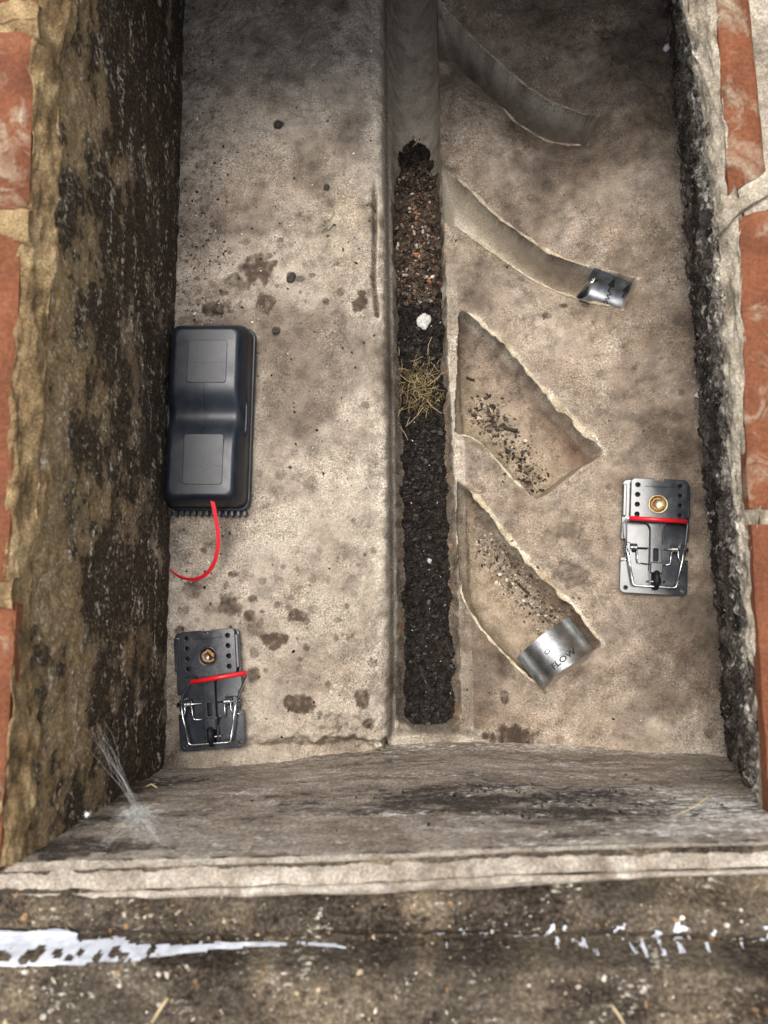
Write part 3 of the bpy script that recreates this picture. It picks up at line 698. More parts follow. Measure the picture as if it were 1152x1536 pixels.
# --- right wall (leans in, thick with black growth)
RWL = empty('rendered_wall', tuple(P(1050, 600, 0)), 0, 'black mould covered rendered wall with pale rim beside the traps', 'wall')
RWL['label'] = 'black mouldy wall with crumbling pale rim and red brick, nearest the dark blue trap'
ZRT = .30
footr = [P(u, v, .005) for u, v in [(985, -250), (997, 0), (1008, 130), (1024, 300), (1040, 500), (1055, 700), (1073, 900), (1087, 1120), (1092, 1180)]]
footr0 = [p + np.array([.0, 0, -.05]) for p in footr]
topr = [P(u, v, ZRT - .02) for u, v in [(985, -250), (1030, 0), (1056, 130), (1066, 230), (1074, 320), (1086, 500), (1104, 700), (1118, 900), (1137, 1100), (1150, 1255), (1156, 1300)]]
def rw_m(a, z, s, t):
    dk = .80 + .5 * fbm(a * 10, z * 12, 4, 231) - .70 * ss(.66, .98, t + .15 * fbm(a * 14, z * 14, 3, 233)) 
    pl = .18 + .4 * fbm(a * 30, z * 30, 3, 235) + .45 * ss(.6, 1, t + .2 * fbm(a * 12, z * 3, 3, 236))
    return np.stack([np.clip(dk, 0, 1), np.clip(pl, 0, 1), 0 * a, np.ones_like(a)], -1)
loft_wall('render_coat', [footr0, footr, [p * .45 + q * .55 for p, q in zip(np.array(footr), np.array([topr[i] for i in (0, 1, 2, 4, 5, 6, 7, 8, 9)]))], topr], 460, 170, M['wall_r'], RWL, .0075, (1, 0, 0), rw_m, 240, freq=45)
ro_out = [P(u, v, ZRT) for u, v in [(1060, -250), (1074, 0), (1086, 140), (1099, 270), (1116, 335), (1117, 500), (1131, 700), (1142, 900), (1155, 1100), (1175, 1300)]]
lip_band('mortar_bed', topr, ro_out, ZRT - .02, ZRT, M['mortar_r'], RWL, .0018, 330, bulge=.004, drop=.010, rag=.20)
zq = ZRT + .004
brick(RWL, (P(1062, -230, zq), P(1096, 288, zq), P(1152, 252, zq), P(1104, -230, zq)), ZRT - .014, zq, .30, 13)
brick(RWL, (P(1112, 322, zq), P(1126, 762, zq), P(1230, 762, zq), P(1216, 290, zq)), ZRT - .014, zq, .26, 14)
brick(RWL, (P(1130, 786, zq), P(1162, 1290, zq), P(1270, 1290, zq), P(1234, 786, zq)), ZRT - .014, zq, .06, 15)
bi_ = [p + np.array([.004, 0, -.003]) for p in ro_out]; bo_ = [p + np.array([.12, 0, -.001]) for p in ro_out]
lip_band('mortar_bedding', bi_, bo_, 0, 0, M['mortar_r'], RWL, .0012, 345, 300, 60, drop=.01, bulge=.001, rag=.0)
# mortar joint smeared across the right bricks and grey concrete haunching outside them
jn = [P(u, v, ZRT + .002) for u, v in [(1078, 318), (1104, 302), (1132, 280), (1165, 256)]]
jo = [P(u, v, ZRT + .002) for u, v in [(1086, 340), (1112, 318), (1142, 298), (1175, 280)]]
lip_band('mortar_joint', jn, jo, 0, 0, M['mortar_r'], RWL, .0010, 350, 90, 26, drop=.006, bulge=.0025, axis=0, fade=True, rag=.15)
hi = [P(u, v, ZRT - .004) for u, v in [(1096, -250), (1116, 0), (1138, 230), (1180, 500), (1220, 900), (1250, 1300)]]
ho = [p + np.array([.10, 0, .01]) for p in hi]
lip_band('concrete_haunch', hi, ho, 0, 0, M['mortar_n'], RWL, .004, 360, 200, 40, drop=.03, bulge=.004)

# --- near wall with its pale ledge
NW = empty('rendered_wall', tuple(P(640, 1125, 0)), 0, 'grey brown streaked pit wall below the pale ledge, cobweb at its end', 'wall')
fn = [(P(u, v, .0)) for u, v in [(150, 1133), (250, 1133), (420, 1128), (560, 1117), (700, 1113), (900, 1118), (1090, 1121), (1200, 1121)]]
fn0 = [p + np.array([0, -.004, -.06]) for p in fn]
fnk = [np.array([p[0], p[1] - .004, .04]) for p in fn]
tn_ = [P(u, v, .385) for u, v in [(-60, 1296), (0, 1294), (180, 1290), (400, 1286), (600, 1280), (760, 1272), (900, 1268), (1100, 1264), (1200, 1262)]]
def nw_m(a, z, s, t):
    dk = .30 + .42 * fbm(a * 5, z * 24, 4, 261) + .85 * np.exp(-((z - .25 - .04 * pn(a * 5, a * 0, 3)) / .055) ** 2) * np.clip(np.exp(-((a - .09) / .15) ** 2) + .5 * fbm(a * 12, z * 30, 3, 263), 0, 1.2) + .4 * ss(-.2, -.33, a)
    pl = .22 + .35 * fbm(a * 9, z * 30, 3, 265) + .38 * ss(.14, .30, z) * ss(.0, .2, a) + .35 * ss(.06, .0, z) * ss(-.1, .0, a)
    return np.stack([np.clip(dk, 0, 1), np.clip(pl, 0, 1), 0 * a, np.ones_like(a)], -1)
loft_wall('render_coat', [fn0, fn, fnk, tn_], 460, 190, M['wall_n'], NW, .0012, (0, -1, 0), nw_m, 270, freq=45, thick=.02)
le_o = [P(u, v, .398) for u, v in [(-60, 1344), (0, 1340), (300, 1330), (576, 1322), (800, 1310), (1000, 1304), (1200, 1299)]]
lip_band('pale_ledge', tn_, le_o, 0, 0, M['mortar_n'], NW, .0012, 370, 380, 60, drop=.02, bulge=.003, axis=0, rag=.05)
le_i2 = [P(u, v, .402) for u, v in [(-60, 1348), (0, 1344), (300, 1334), (576, 1326), (800, 1314), (1000, 1308), (1200, 1303)]]
le_o2 = [P(u, v, .400) for u, v in [(-60, 1366), (0, 1360), (300, 1346), (576, 1340), (800, 1328), (1000, 1316), (1200, 1310)]]
lip_band('ledge_edge', le_i2, le_o2, 0, 0, M['mortar_n'], NW, .0008, 375, 380, 30, drop=.003, bulge=.002, axis=0, rag=.10)

# ------------------------------------------------------------------ ground outside, cover slab and far end
gxx = np.arange(-.46, .46, .0022); yS = P(576, 1700, .42)[1]
_le = np.array(le_i2); yT = np.interp(gxx, _le[:, 0], _le[:, 1]) + .014; gtt = np.linspace(0, 1, 130)
A = np.repeat(gxx[:, None], 130, 1); B = yS + (yT - yS)[:, None] * gtt[None]
yB = P(576, 1434, .42)[1] + .004 * pn(A * 6, A * 0, 401)      # edge of the surround
yF = P(576, 1345, .40)[1]
Zg = .392 + .0012 * fbm(A * 60, B * 60, 4, 402) + .0008 * fbm(A * 180, B * 180, 2, 404)
Zg = Zg + .014 * ss(.020, .008, np.abs(B - (yB + .020))) + .0006 * fbm(A * 40, B * 40, 3, 405)
Zg = np.where(B < yB + .004, Zg + (.036 + .0016 * fbm(A * 25, B * 25, 4, 406)) * ss(.004, -.006, B - yB), Zg)
mg = np.zeros(A.shape + (4,)); mg[..., 0] = np.clip(.55 + .5 * fbm(A * 12, B * 20, 4, 408), 0, 1); mg[..., 1] = np.clip(.16 + .35 * fbm(A * 20, B * 20, 3, 410), 0, 1)
mg[..., 2] = np.clip(.05 + .6 * fbm(A * 14, B * 14, 3, 412), 0, 1); mg[..., 3] = 1
surr = mk('ground', np.stack([A, B, Zg], -1).reshape(-1, 3), grid_faces(len(gxx), 130), M['ground'], None, True, {'m': mg.reshape(-1, 4)}); surr['kind'] = 'structure'
def ZGs(x, y):
    fx = np.clip((x - gxx[0]) / .0022, 0, len(gxx) - 1.01); yt = np.interp(x, gxx, yT); fy = np.clip((y - yS) / (yt - yS) * 129, 0, 128.99)
    i = fx.astype(int); j = fy.astype(int); a = fx - i; b = fy - j
    return np.maximum.reduce([Zg[i, j], Zg[i + 1, j], Zg[i, j + 1], Zg[i + 1, j + 1]]) * .5 + .5 * (Zg[i, j] * (1 - a) * (1 - b) + Zg[i + 1, j] * a * (1 - b) + Zg[i, j + 1] * (1 - a) * b + Zg[i + 1, j + 1] * a * b)
ZG = ZGs
# wide ground sheet with a hole for the pit, out to the horizon
xs = [-80, -4, -.42, .42, 4, 80]; ys = [-80, -4, yS + .01, .78, 4, 80]
V = [(x, y, .425) for x in xs for y in ys]; Fq = []
for i in range(5):
    for j in range(5):
        if i == 2 and j == 2: continue
        Fq.append([i * 6 + j, (i + 1) * 6 + j, (i + 1) * 6 + j + 1, i * 6 + j + 1])
gs = mk('surrounding_ground', V, Fq, M['ground'], None, False, {'m': np.tile([.4, .1, .2, 1], (36, 1))}); gs['kind'] = 'structure'
mb = MB().box(-.6, .6, .69, 1.25, .35, .418, .006); cs = mb.build('cover_slab', M['mortar_n'], None); cs['kind'] = 'structure'  # slab is unseen, its edge placed to shade the far end
fw = MB().box(-.5, .5, 1.045, 1.12, -.1, .35); fw = fw.build('end_wall', M['wall_n'], None); fw['kind'] = 'structure'

# white paint left on the frame edge: ragged film, a few tenths of a millimetre proud
def paint_sheet(name, u0, u1, fn, seed, lbl, step=.0007):
    xa, xb_ = P(u0, 1400, .41)[0], P(u1, 1400, .41)[0]
    yb0, yb1 = P(576, 1475, .41)[1], P(576, 1355, .41)[1]
    X_ = np.arange(xa, xb_, step); Y_ = np.arange(yb0, yb1, step); A_, B_ = np.meshgrid(X_, Y_, indexing='ij')
    Zp = ZGs(A_.ravel(), B_.ravel()); y0_ = P(576, 1434, .42)[1]; Bs = B_.ravel(); Zs_ = .392 + .014 * ss(.020, .008, np.abs(Bs - y0_ - .020)) + .036 * ss(.004, -.006, Bs - y0_)
    cq = (np.stack([A_.ravel(), Bs, Zs_], -1) - np.array([0, 0, 1.0])) @ RW
    u = (576 + F * cq[:, 0] / -cq[:, 2]).reshape(A_.shape); v = (768 - F * cq[:, 1] / -cq[:, 2]).reshape(A_.shape)
    keep = fn(u, v, A_, B_); Fq = grid_faces(len(X_), len(Y_)); k = keep.ravel()
    Fq = Fq[k[Fq].all(1)]; idx, inv = np.unique(Fq.ravel(), return_inverse=True)
    Vv = np.stack([A_.ravel(), B_.ravel(), Zp + .0028], -1)[idx]
    o = mk(name, Vv, inv.reshape(-1, 4), M['paint'], None, True); return tag(o, lbl, 'paint mark')
def pf(u, v, a, b):
    top = np.interp(u, [-20, 40, 90, 130, 180, 215, 300, 420, 560, 570], [1390, 1396, 1390, 1402, 1400, 1413, 1417, 1414, 1411, 1414])
    bot = np.interp(u, [-20, 60, 180, 300, 420, 470, 560, 570], [1450, 1446, 1440, 1436, 1427, 1424, 1414, 1413])
    n = fbm(a * 160, b * 190, 4, 421)
    holes = np.zeros(u.shape, bool)
    for hu, hv, hr in ((58, 1424, 9), (45, 1432, 6), (70, 1416, 5), (96, 1420, 5), (112, 1428, 4), (130, 1419, 4), (152, 1430, 4), (176, 1424, 7), (188, 1431, 5), (228, 1424, 4), (12, 1428, 7)): holes |= np.hypot((u - hu) / 1.2, v - hv) + 3 * n < hr
    slit = (np.abs(v - 1424 + (u - 430) * .02) < 2.0) & (u > 425) & (u < 490)
    return (v > top + 1.5 * n) & (v < bot + 1.5 * n) & ~holes & ~slit
paint_sheet('paint_streak', -20, 575, pf, 1, 'long white paint streak tapering to a point on the frame edge')
def pf2(u, v, a, b):
    n = fbm(a * 130, b * 150, 4, 431) + .35 * fbm(a * 25, b * 10, 2, 433)
    line = np.abs(v - 1404) < 22
    return (n > .42) & line & (u > 650)
paint_sheet('paint_spots', 640, 1175, pf2, 2, 'broken white paint flecks on the right half of the frame edge')['kind'] = 'stuff'

# ------------------------------------------------------------------ loose stuff
def rnd_cols(n, pal, rng=RNG, var=.35):
    pal = np.array(pal); c = pal[rng.integers(0, len(pal), n)]; return np.clip(c * (1 + var * rng.normal(size=(n, 1))), .003, .9)
# dirt on the surround
n = 1500; x = RNG.uniform(-.36, .36, n); y = RNG.uniform(yS + .01, yF, n)
chunks('surface_grit', np.stack([x, y, ZG(x, y) + .0006], 1), .0005 + .0019 * RNG.random(n) ** 4, rnd_cols(n, [(.10, .07, .04), (.05, .035, .02), (.3, .24, .15), (.45, .4, .32), (.22, .13, .06)]), M['chunk'])

# black sludge and brown gravel lying in the main channel
def channel_bed(name, v0, v1, zfun, mat, seed, colfun, stepb=.0009):
    ya, yb_ = P(630, v1, -.045)[1], P(630, v0, -.045)[1]
    Y_ = np.arange(ya, yb_, stepb); T_ = np.linspace(-.985, .985, 96)
    YY, TT = np.meshgrid(Y_, T_, indexing='ij'); L = xl(YY) + .009; R_ = xr(YY); X_ = (L + R_) / 2 + TT * (R_ - L) / 2
    Z_ = zfun(X_, YY, TT); o = mk(name, np.stack([X_, YY, Z_], -1).reshape(-1, 3), grid_faces(len(Y_), len(T_)), mat, None, False, {'col': colfun(X_, YY).reshape(-1, 4)})
    o['kind'] = 'stuff'; return X_, YY, Z_
def lev(y):
    return np.interp(y, [P(630, v, -.045)[1] for v in (1095, 1060, 900, 700, 520, 440, 380, 300, 250, 215, 190)], [-.043, -.054, -.056, -.055, -.051, -.044, -.034, -.042, -.058, -.067, -.084])
def zs(X_, Y_, T): return lev(Y_) + .010 * fbm(X_ * 55, Y_ * 40, 3, 520) * ss(P(630, 330, -.045)[1], P(630, 230, -.045)[1], Y_) + .004 * fbm(X_ * 70, Y_ * 70, 3, 500) + .0030 * np.abs(fbm(X_ * 150, Y_ * 150, 2, 502)) + .0042 * np.abs(pn(X_ * 330, Y_ * 330, 506)) + .0016 * pn(X_ * 520, Y_ * 520, 508) - .004 * np.abs(T) ** 3 + .022 * fbm(Y_ * 22 + (T > 0) * 31.7, X_ * 0 + 2.2, 3, 505) * np.abs(T) ** 4
yG = P(630, 440, -.045)[1]
def cs_(X_, Y_):
    t = ss(yG - .02, yG + .03, Y_ + .03 * fbm(X_ * 50, Y_ * 50, 3, 510)); n = np.clip(.6 + .7 * fbm(X_ * 120, Y_ * 120, 3, 511), .2, 1.4) * (1 - .7 * ss(P(630, 275, -.045)[1], P(630, 205, -.045)[1], Y_))
    d = np.array([.034, .026, .0205]); b = np.array([.11, .078, .054]); c = (d[None, None] * (1 - t[..., None]) + b[None, None] * t[..., None]) * n[..., None]
    return np.concatenate([c, np.ones(t.shape + (1,))], -1)
channel_bed('black_sludge', 446, 1100, zs, M['wetchunk'], 1, cs_)
channel_bed('brown_gravel', 185, 446, zs, M['chunk'], 2, cs_)
def bed_pts(n, v0, v1, tmax=.8, rng=RNG):
    y = rng.uniform(P(630, v1, -.045)[1], P(630, v0, -.045)[1], n); t = np.clip(rng.normal(0, .42, n), -tmax, tmax)
    
    tip = ss(P(630, 195, -.045)[1], P(630, 290, -.045)[1], y); t = t * (.25 + .75 * tip) - .25 * (1 - tip); L = xl(y) + .009; R_ = xr(y); x = (L + R_) / 2 + t * (R_ - L) / 2; return x, y, zs(x, y, t)
x, y, z = bed_pts(1500, 395, 1090); s_ = .0006 + .0030 * RNG.random(1500) ** 4
chunks('sludge_crumbs', np.stack([x, y, z + s_ * .3], 1), s_, rnd_cols(1500, [(.020, .017, .015), (.030, .025, .022), (.038, .032, .028), (.016, .013, .012), (.055, .046, .040)]), M['wetchunk'])
x, y, z = bed_pts(2200, 245, 458); s_ = .0006 + .0030 * RNG.random(2200) ** 4
chunks('gravel_grains', np.stack([x, y, z + s_ * .35], 1), s_, rnd_cols(2200, [(.10, .07, .046), (.16, .115, .078), (.06, .04, .027), (.28, .22, .165), (.36, .30, .235), (.11, .078, .055), (.07, .047, .032), (.24, .095, .04)] + [(.08, .056, .038)] * 6), M['chunk'])
x, y, z = bed_pts(300, 196, 290); s_ = .0008 + .0026 * RNG.random(300) ** 2
chunks('gravel_grains', np.stack([x, y, z + s_ * .5], 1), s_, rnd_cols(300, [(.03, .02, .013), (.05, .033, .022), (.018, .013, .01)]), M['chunk'])
x, y, z = bed_pts(34, 460, 1085); chunks('pale_chips', np.stack([x, y, z + .0012], 1), .0005 + .0008 * RNG.random(34), rnd_cols(34, [(.5, .48, .44), (.4, .37, .3)]), M['chunk'])
# grit in the branch channels
def grit(name, n, u0, v0, u1, v1, spread, sizes, pal, z=-.03):
    a, b = P(u0, v0, z)[:2], P(u1, v1, z)[:2]; t = RNG.random(n); d = _n(np.array([-(b - a)[1], (b - a)[0]]))
    p = a + (b - a) * t[:, None] + d * RNG.normal(0, spread, n)[:, None] + RNG.normal(0, .006, (n, 2))
    zz = H(p[:, 0], p[:, 1]); s_ = sizes[0] + sizes[1] * RNG.random(n) ** 3.8
    chunks(name, np.stack([p[:, 0], p[:, 1], zz + s_ * .25], 1), s_, rnd_cols(n, pal), M['chunk'])
grit('branch_grit', 1300, 722, 582, 815, 728, .012, (.0004, .0032), [(.05, .04, .03), (.10, .075, .05), (.03, .022, .017), (.3, .25, .19), (.22, .17, .12)])
grit('branch_grit', 1600, 722, 805, 850, 950, .014, (.0004, .0024), [(.10, .08, .055), (.3, .26, .2), (.4, .36, .29), (.06, .045, .03), (.2, .16, .11)])
grit('branch_grit', 300, 668, 326, 800, 412, .0022, (.0005, .0014), [(.03, .024, .02), (.14, .11, .08), (.4, .34, .26)], -.02)
# crumbs on the benching
n = 1500; uu = np.where(RNG.random(n) < .6, RNG.uniform(262, 560, n), RNG.normal(300, 30, n)); vv = np.where(RNG.random(n) < .55, RNG.uniform(60, 1110, n), RNG.normal(430, 120, n))
pp = np.array([P(u, v, ZL) for u, v in zip(np.clip(uu, 256, 560), np.clip(vv, 0, 1110))])
s_ = .0004 + .0016 * RNG.random(n) ** 4
chunks('benching_crumbs', np.stack([pp[:, 0], pp[:, 1], H(pp[:, 0], pp[:, 1]) + s_ * .3], 1), s_, rnd_cols(n, [(.02, .016, .012), (.04, .03, .022), (.09, .07, .05), (.5, .47, .4)]), M['chunk'])
n = 700; pp = np.array([P(u, v, 0) for u, v in zip(RNG.uniform(690, 1075, n), RNG.uniform(20, 1115, n))]); rg = floor_fields(pp[:, 0], pp[:, 1])[1] == 0; pp = pp[rg]; n = len(pp)
s_ = .0004 + .0010 * RNG.random(n) ** 4
chunks('benching_crumbs', np.stack([pp[:, 0], pp[:, 1], H(pp[:, 0], pp[:, 1]) + s_ * .3], 1), s_, rnd_cols(n, [(.03, .024, .018), (.09, .07, .05), (.45, .4, .33)]), M['chunk'])
# foot of the right wall: crumbled flakes
n = 900; ii = RNG.random(n); vv = ii * 1120; uf = np.interp(vv, [0, 130, 300, 500, 700, 900, 1120], [997, 1008, 1024, 1040, 1055, 1073, 1087]); zq = RNG.random(n) ** 1.3 * .16
pp = np.array([P(u + 0 * q, v, .006) for u, v, q in zip(uf, vv, zq)]); 
xw_ = pp[:, 0] - .005 - zq * .17; s_ = .0009 + .0022 * RNG.random(n) ** 3
chunks('mould_flakes', np.stack([xw_, pp[:, 1], .006 + zq], 1), s_, rnd_cols(n, [(.02, .017, .015), (.03, .025, .02), (.35, .31, .26), (.55, .5, .43), (.12, .09, .06)]), M['chunk'])
# foot of the near wall: dark crumbs clinging to it
n = 420; xx = RNG.normal(.10, .10, n); zz = .25 + RNG.normal(0, .045, n); kq = (fbm(xx * 25, zz * 60, 3, 640) > -.05) & (xx < .28) & (xx > -.25); xx = xx[kq]; zz = zz[kq]; n = len(xx)
chunks('mould_flakes', np.stack([xx, np.full(n, -.1885) + .002, zz], 1), .0006 + .0014 * RNG.random(n) ** 3, rnd_cols(n, [(.015, .012, .01), (.03, .024, .02), (.06, .05, .04)]), M['chunk'])

# individual stones, twigs and straws ------------------------------------------------------
def stone(name, u, v, z, r, label, mat, seed, flat=.5, cat='stone'):
    rng = np.random.default_rng(seed); n1, n2 = 10, 16; V = []; 
    for i in range(n1 + 1):
        th = math.pi * i / n1
        for k in range(n2):
            ph = 2 * math.pi * k / n2; V.append((math.sin(th) * math.cos(ph), math.sin(th) * math.sin(ph), math.cos(th)))
    V = np.array(V); q = 1 + .28 * fbm(V[:, 0] * 1.6 + seed, V[:, 1] * 1.6 + V[:, 2], 3, seed)
    V = V * q[:, None] * np.array([r[0], r[1], r[0] * flat]) / 1154
    Fc = [[i * n2 + k, (i + 1) * n2 + k, (i + 1) * n2 + (k + 1) % n2, i * n2 + (k + 1) % n2] for i in range(n1) for k in range(n2)]
    p = P(u, v, z); o = mk(name, V, Fc, mat, None, True); o.location = tuple(p); o.rotation_euler = (0, 0, seed); return tag(o, label, cat)
def zbed(u, v): p = P(u, v, -.042); return float(zs(np.array([p[0]]), np.array([p[1]]), np.array([.2]))[0])
stone('flat_stone', 636, 482, zbed(636, 482) + .003, (11, 14), 'flat white stone lying on the black sludge above the grass', M['stone'], 3, .35)
stone('stone_chip', 644, 841, zbed(644, 841) + .002, (4.5, 3.2), 'tiny white stone chip on the black sludge, lower half of channel', M['stone'], 5, .7)
for i, (u, v, r, lb) in enumerate([(437, 417, (6, 8), 'small dark pebble below the largest stain, right of it'), (417, 187, (7, 5), 'small black pebble alone high on the left benching'), (414, 497, (4, 6), 'small dark pebble just right of the black box top corner'), (490, 281, (4, 5), 'little black pebble near the cracked edge of the left benching')]):
    p = P(u, v, ZL); stone('pebble', u, v, H(p[0], p[1])[0] + .001, r, lb, mat_simple('dark_pebble', (.03, .025, .02), .8, noise=200, amt=.4) if i == 0 else bpy.data.materials['dark_pebble'], 9 + i, .5, 'pebble')
def straw(pts, r, label, mat='straw', name='straw', cat='straw'):
    pts = np.array([P(*p) for p in pts]); c = pts[0]; mb = MB(); mb.tube(round_path([tuple(p - c) for p in pts], .01, 4), r, 6); o = mb.build(name, M[mat]); o.location = tuple(c); return tag(o, label, cat)
straw([(228, 1534, .436), (240, 1514, .438), (252, 1497, .436)], .0011, 'pale straw on the dirty ground at the bottom left')
straw([(918, 1508, .438), (930, 1525, .440), (938, 1540, .437)], .0009, 'pale straw on the dirty ground at the bottom right')
straw([(1015, 1222, .345), (1040, 1212, .345), (1064, 1193, .335)], .0005, 'thin straw caught on the near wall by the right corner')
straw([(218, 1180, .30), (228, 1176, .31), (236, 1182, .31)], .0005, 'short pale straw curl on the wall above the cobweb')
dk = mat_simple('dark_twig', (.035, .026, .018), .85, noise=200, amt=.4); M['twig'] = dk
def bz(u, v): p = P(u, v, -.03); return float(H(p[0], p[1])[0]) + .002
for (a, b, r, lb) in [((755, 640), (776, 646), .0026, 'thick dark twig stub lying in the wide dirty branch channel'), ((778, 876), (796, 892), .0022, 'dark leaf scrap in the branch channel above the big steel liner'), ((700, 566), (712, 570), .002, 'little dark twig at the upper end of the wide branch channel')]:
    m_ = ((a[0] + b[0]) / 2, (a[1] + b[1]) / 2 + 1)
    straw([(*a, bz(*a)), (*m_, bz(*m_) + .001), (*b, bz(*b))], r, lb, 'twig', 'twig', 'twig')
sp = [(487, 346), (492, 340), (490, 348), (497, 336)]
straw([(482, 349, .053), (488, 342, .056), (492, 347, .055), (500, 337, .054)], .0005, 'tiny dark bent twig on the pale patch of the left benching', 'twig', 'twig', 'twig')

# dry grass tuft
GT = empty('grass_tuft', tuple(P(630, 580, -.045)), 0, 'dry yellow grass tuft growing in the black sludge', 'grass tuft')
gm = MB(); rg = random.Random(5)
for i in range(330):
    c = P(628 + rg.gauss(0, 16), 582 + rg.gauss(0, 20), -.046) - np.array(GT.location)
    a = rg.uniform(0, 2 * math.pi); l = rg.choice([rg.uniform(.004, .012), rg.uniform(.010, .026)]); up_ = rg.uniform(0, .7)
    d = np.array([math.cos(a), math.sin(a), 0]); b_ = np.array([-d[1], d[0], 0]) * rg.uniform(-.4, .4)
    pts = [c + d * l * t + b_ * l * t * t + np.array([0, 0, .004 + .012 * up_ * (t - t * t * rg.uniform(.7, 1.3))]) for t in (0, .3, .6, 1)]
    gm.tube([tuple(p) for p in pts], [.00035, .00032, .00026, .00012], 4, False)
nv = len(gm.v); bc = np.repeat(np.array([rg.choice([(.22, .16, .065), (.34, .26, .12), (.12, .09, .035), (.07, .055, .025), (.40, .33, .19), (.10, .07, .03)]) for _ in range(330)]), nv // 330, 0)
mk('blades', gm.v, gm.f, M['grass'], GT, True, {'col': np.concatenate([bc, np.ones((len(bc), 1))], 1)}, local=True)
for (a, b, c) in [((648, 505), (642, 518), (642, 532)), ((598, 520), (599, 530), (598, 534)), ((608, 640), (622, 628), (634, 612)), ((615, 625), (612, 632), (610, 640)), ((640, 600), (650, 612), (662, 620)), ((612, 660), (606, 648), (600, 640)), ((660, 565), (650, 572), (640, 580)), ((597, 625), (600, 616), (606, 612)), ((600, 562), (612, 572), (622, 574))]:
    MB().tube(round_path([tuple(P(*q, -.036) - np.array(GT.location)) for q in (a, b, c)], .006, 3), .0004, 5).build('stalk', M['straw'], GT)

# ------------------------------------------------------------------ steel channel liners
def liner(name, cu, cv, du, dv, length, half, sag, zr, label, text_fn, flange=False):
    c = P(cu, cv, zr); e = P(cu + du, cv + dv, zr) - c; e = e / np.linalg.norm(e); f = np.array([e[1], -e[0], 0.0])    # f: to the left of e seen from above -> right side
    root = empty(name, tuple(c), 0, label, 'channel liner')
    def S(s, q, up=0.0):      # s along, q across (-half..half)
        a = q / half * 1.30; zz = -sag * (math.cos(a) - math.cos(1.30)) / (1 - math.cos(1.30)); nrm = np.array([f[0] * -math.sin(a) * .6, f[1] * -math.sin(a) * .6, 1.0])
        nrm /= np.linalg.norm(nrm); return e * s + f * (half * math.sin(a) / math.sin(1.30)) + np.array([0, 0, zz]) + nrm * up
    ns, nq = 6, 40; V = []; 
    for up in (0.0, .0011):
        for i in range(ns):
            for k in range(nq): V.append(S(-length / 2 + length * i / (ns - 1), -half + 2 * half * k / (nq - 1), up))
    Fc = grid_faces(ns, nq).tolist(); o_ = ns * nq; Fc = [f_[::-1] for f_ in Fc] + [[a + o_ for a in f_] for f_ in Fc]
    bi = list(np.concatenate([np.arange(ns) * nq, (ns - 1) * nq + np.arange(1, nq), np.arange(ns - 2, -1, -1) * nq + nq - 1, np.arange(nq - 2, 0, -1)]))
    for a, b in zip(bi, bi[1:] + bi[:1]): Fc.append([a, b, b + o_, a + o_])
    sharp(mk('shell', V, Fc, M['steel'], root, True, local=True), 40)
    text_fn(root, S, length, half); return root, S
def flat_print(name, root, S, polys_fn):
    V, Fc = polys_fn(); mk(name, [S(s, q, .0017) for s, q in V], Fc, M['print'], root, False, local=True)
def text_mesh(body, size):
    cu = bpy.data.curves.new('t', 'FONT'); cu.body = body; cu.size = size; cu.fill_mode = 'FRONT'; cu.offset = size * .022; cu.resolution_u = 3
    o = curve_to_mesh(cu, 't', None); V = [tuple(v.co[:2]) for v in o.data.vertices]; Fc = [list(p.vertices) for p in o.data.polygons]; bpy.data.objects.remove(o); return V, Fc
def ring_poly(cx, cy, r0, r1, n=20):
    V = [(cx + r * math.cos(2 * math.pi * k / n), cy + r * math.sin(2 * math.pi * k / n)) for r in (r0, r1) for k in range(n)]
    return V, [[k, (k + 1) % n, n + (k + 1) % n, n + k] for k in range(n)]
ZI4 = -.012
def txt4(root, S, L, Hf):
    V, Fc = text_mesh('FLOW', .0105); w_ = max(v[0] for v in V)
    # reads across the channel; letter tops point upstream
    V2 = [(L / 2 - .0135 - y_, -(.002 + x_ - w_ * .42) * 1.0) for x_, y_ in V]
    flat_print('flow_lettering', root, S, lambda: (V2, Fc))
    flat_print('round_mark', root, S, lambda: ring_poly(-.008, .004, .0022, .0030))
    flat_print('scribed_line', root, S, lambda: ([(.006, -.02), (.0064, -.02), (.0064, .02), (.006, .02)], [[0, 1, 2, 3]]))
liner('steel_channel_liner', 836, 983, 63, 78, .058, .043, .026, ZI4 - .004, 'large shiny curved steel liner marked FLOW at end of the lowest branch channel', txt4)
ZI2 = -.004
def txt2(root, S, L, Hf):
    V, Fc = text_mesh('FLOW', .0095); w_ = max(v[0] for v in V)
    V2 = [(.004 - y_ * .9 + .006, .016 - x_ * .95) for x_, y_ in V]
    flat_print('flow_lettering', root, S, lambda: (V2, Fc))
    for cx in (.004, .025):
        flat_print('arrow', root, S, lambda cx=cx: ([(cx, -.022), (cx - .005, -.0135), (cx + .005, -.0135), (cx - .0012, -.0135), (cx + .0012, -.0135), (cx + .0012, -.008), (cx - .0012, -.008)], [[0, 2, 1], [3, 4, 5, 6]]))
_st = M['steel']; M['steel'] = mat_simple('dark_reflect_steel', (.20, .21, .22), .40, metal=1, noise=70, amt=.5, bump=.0006)  # steel copy darkened in colour to imitate reflecting the dark wall
r2, S2 = liner('steel_channel_liner', 909, 437, 63, 25, .056, .025, .026, ZI2 - .009, 'small steel liner with raised flap and FLOW arrows in the upper branch channel', txt2)
b0 = P(873, 443, -.03) - np.array(r2.location); V = []; nk = 14
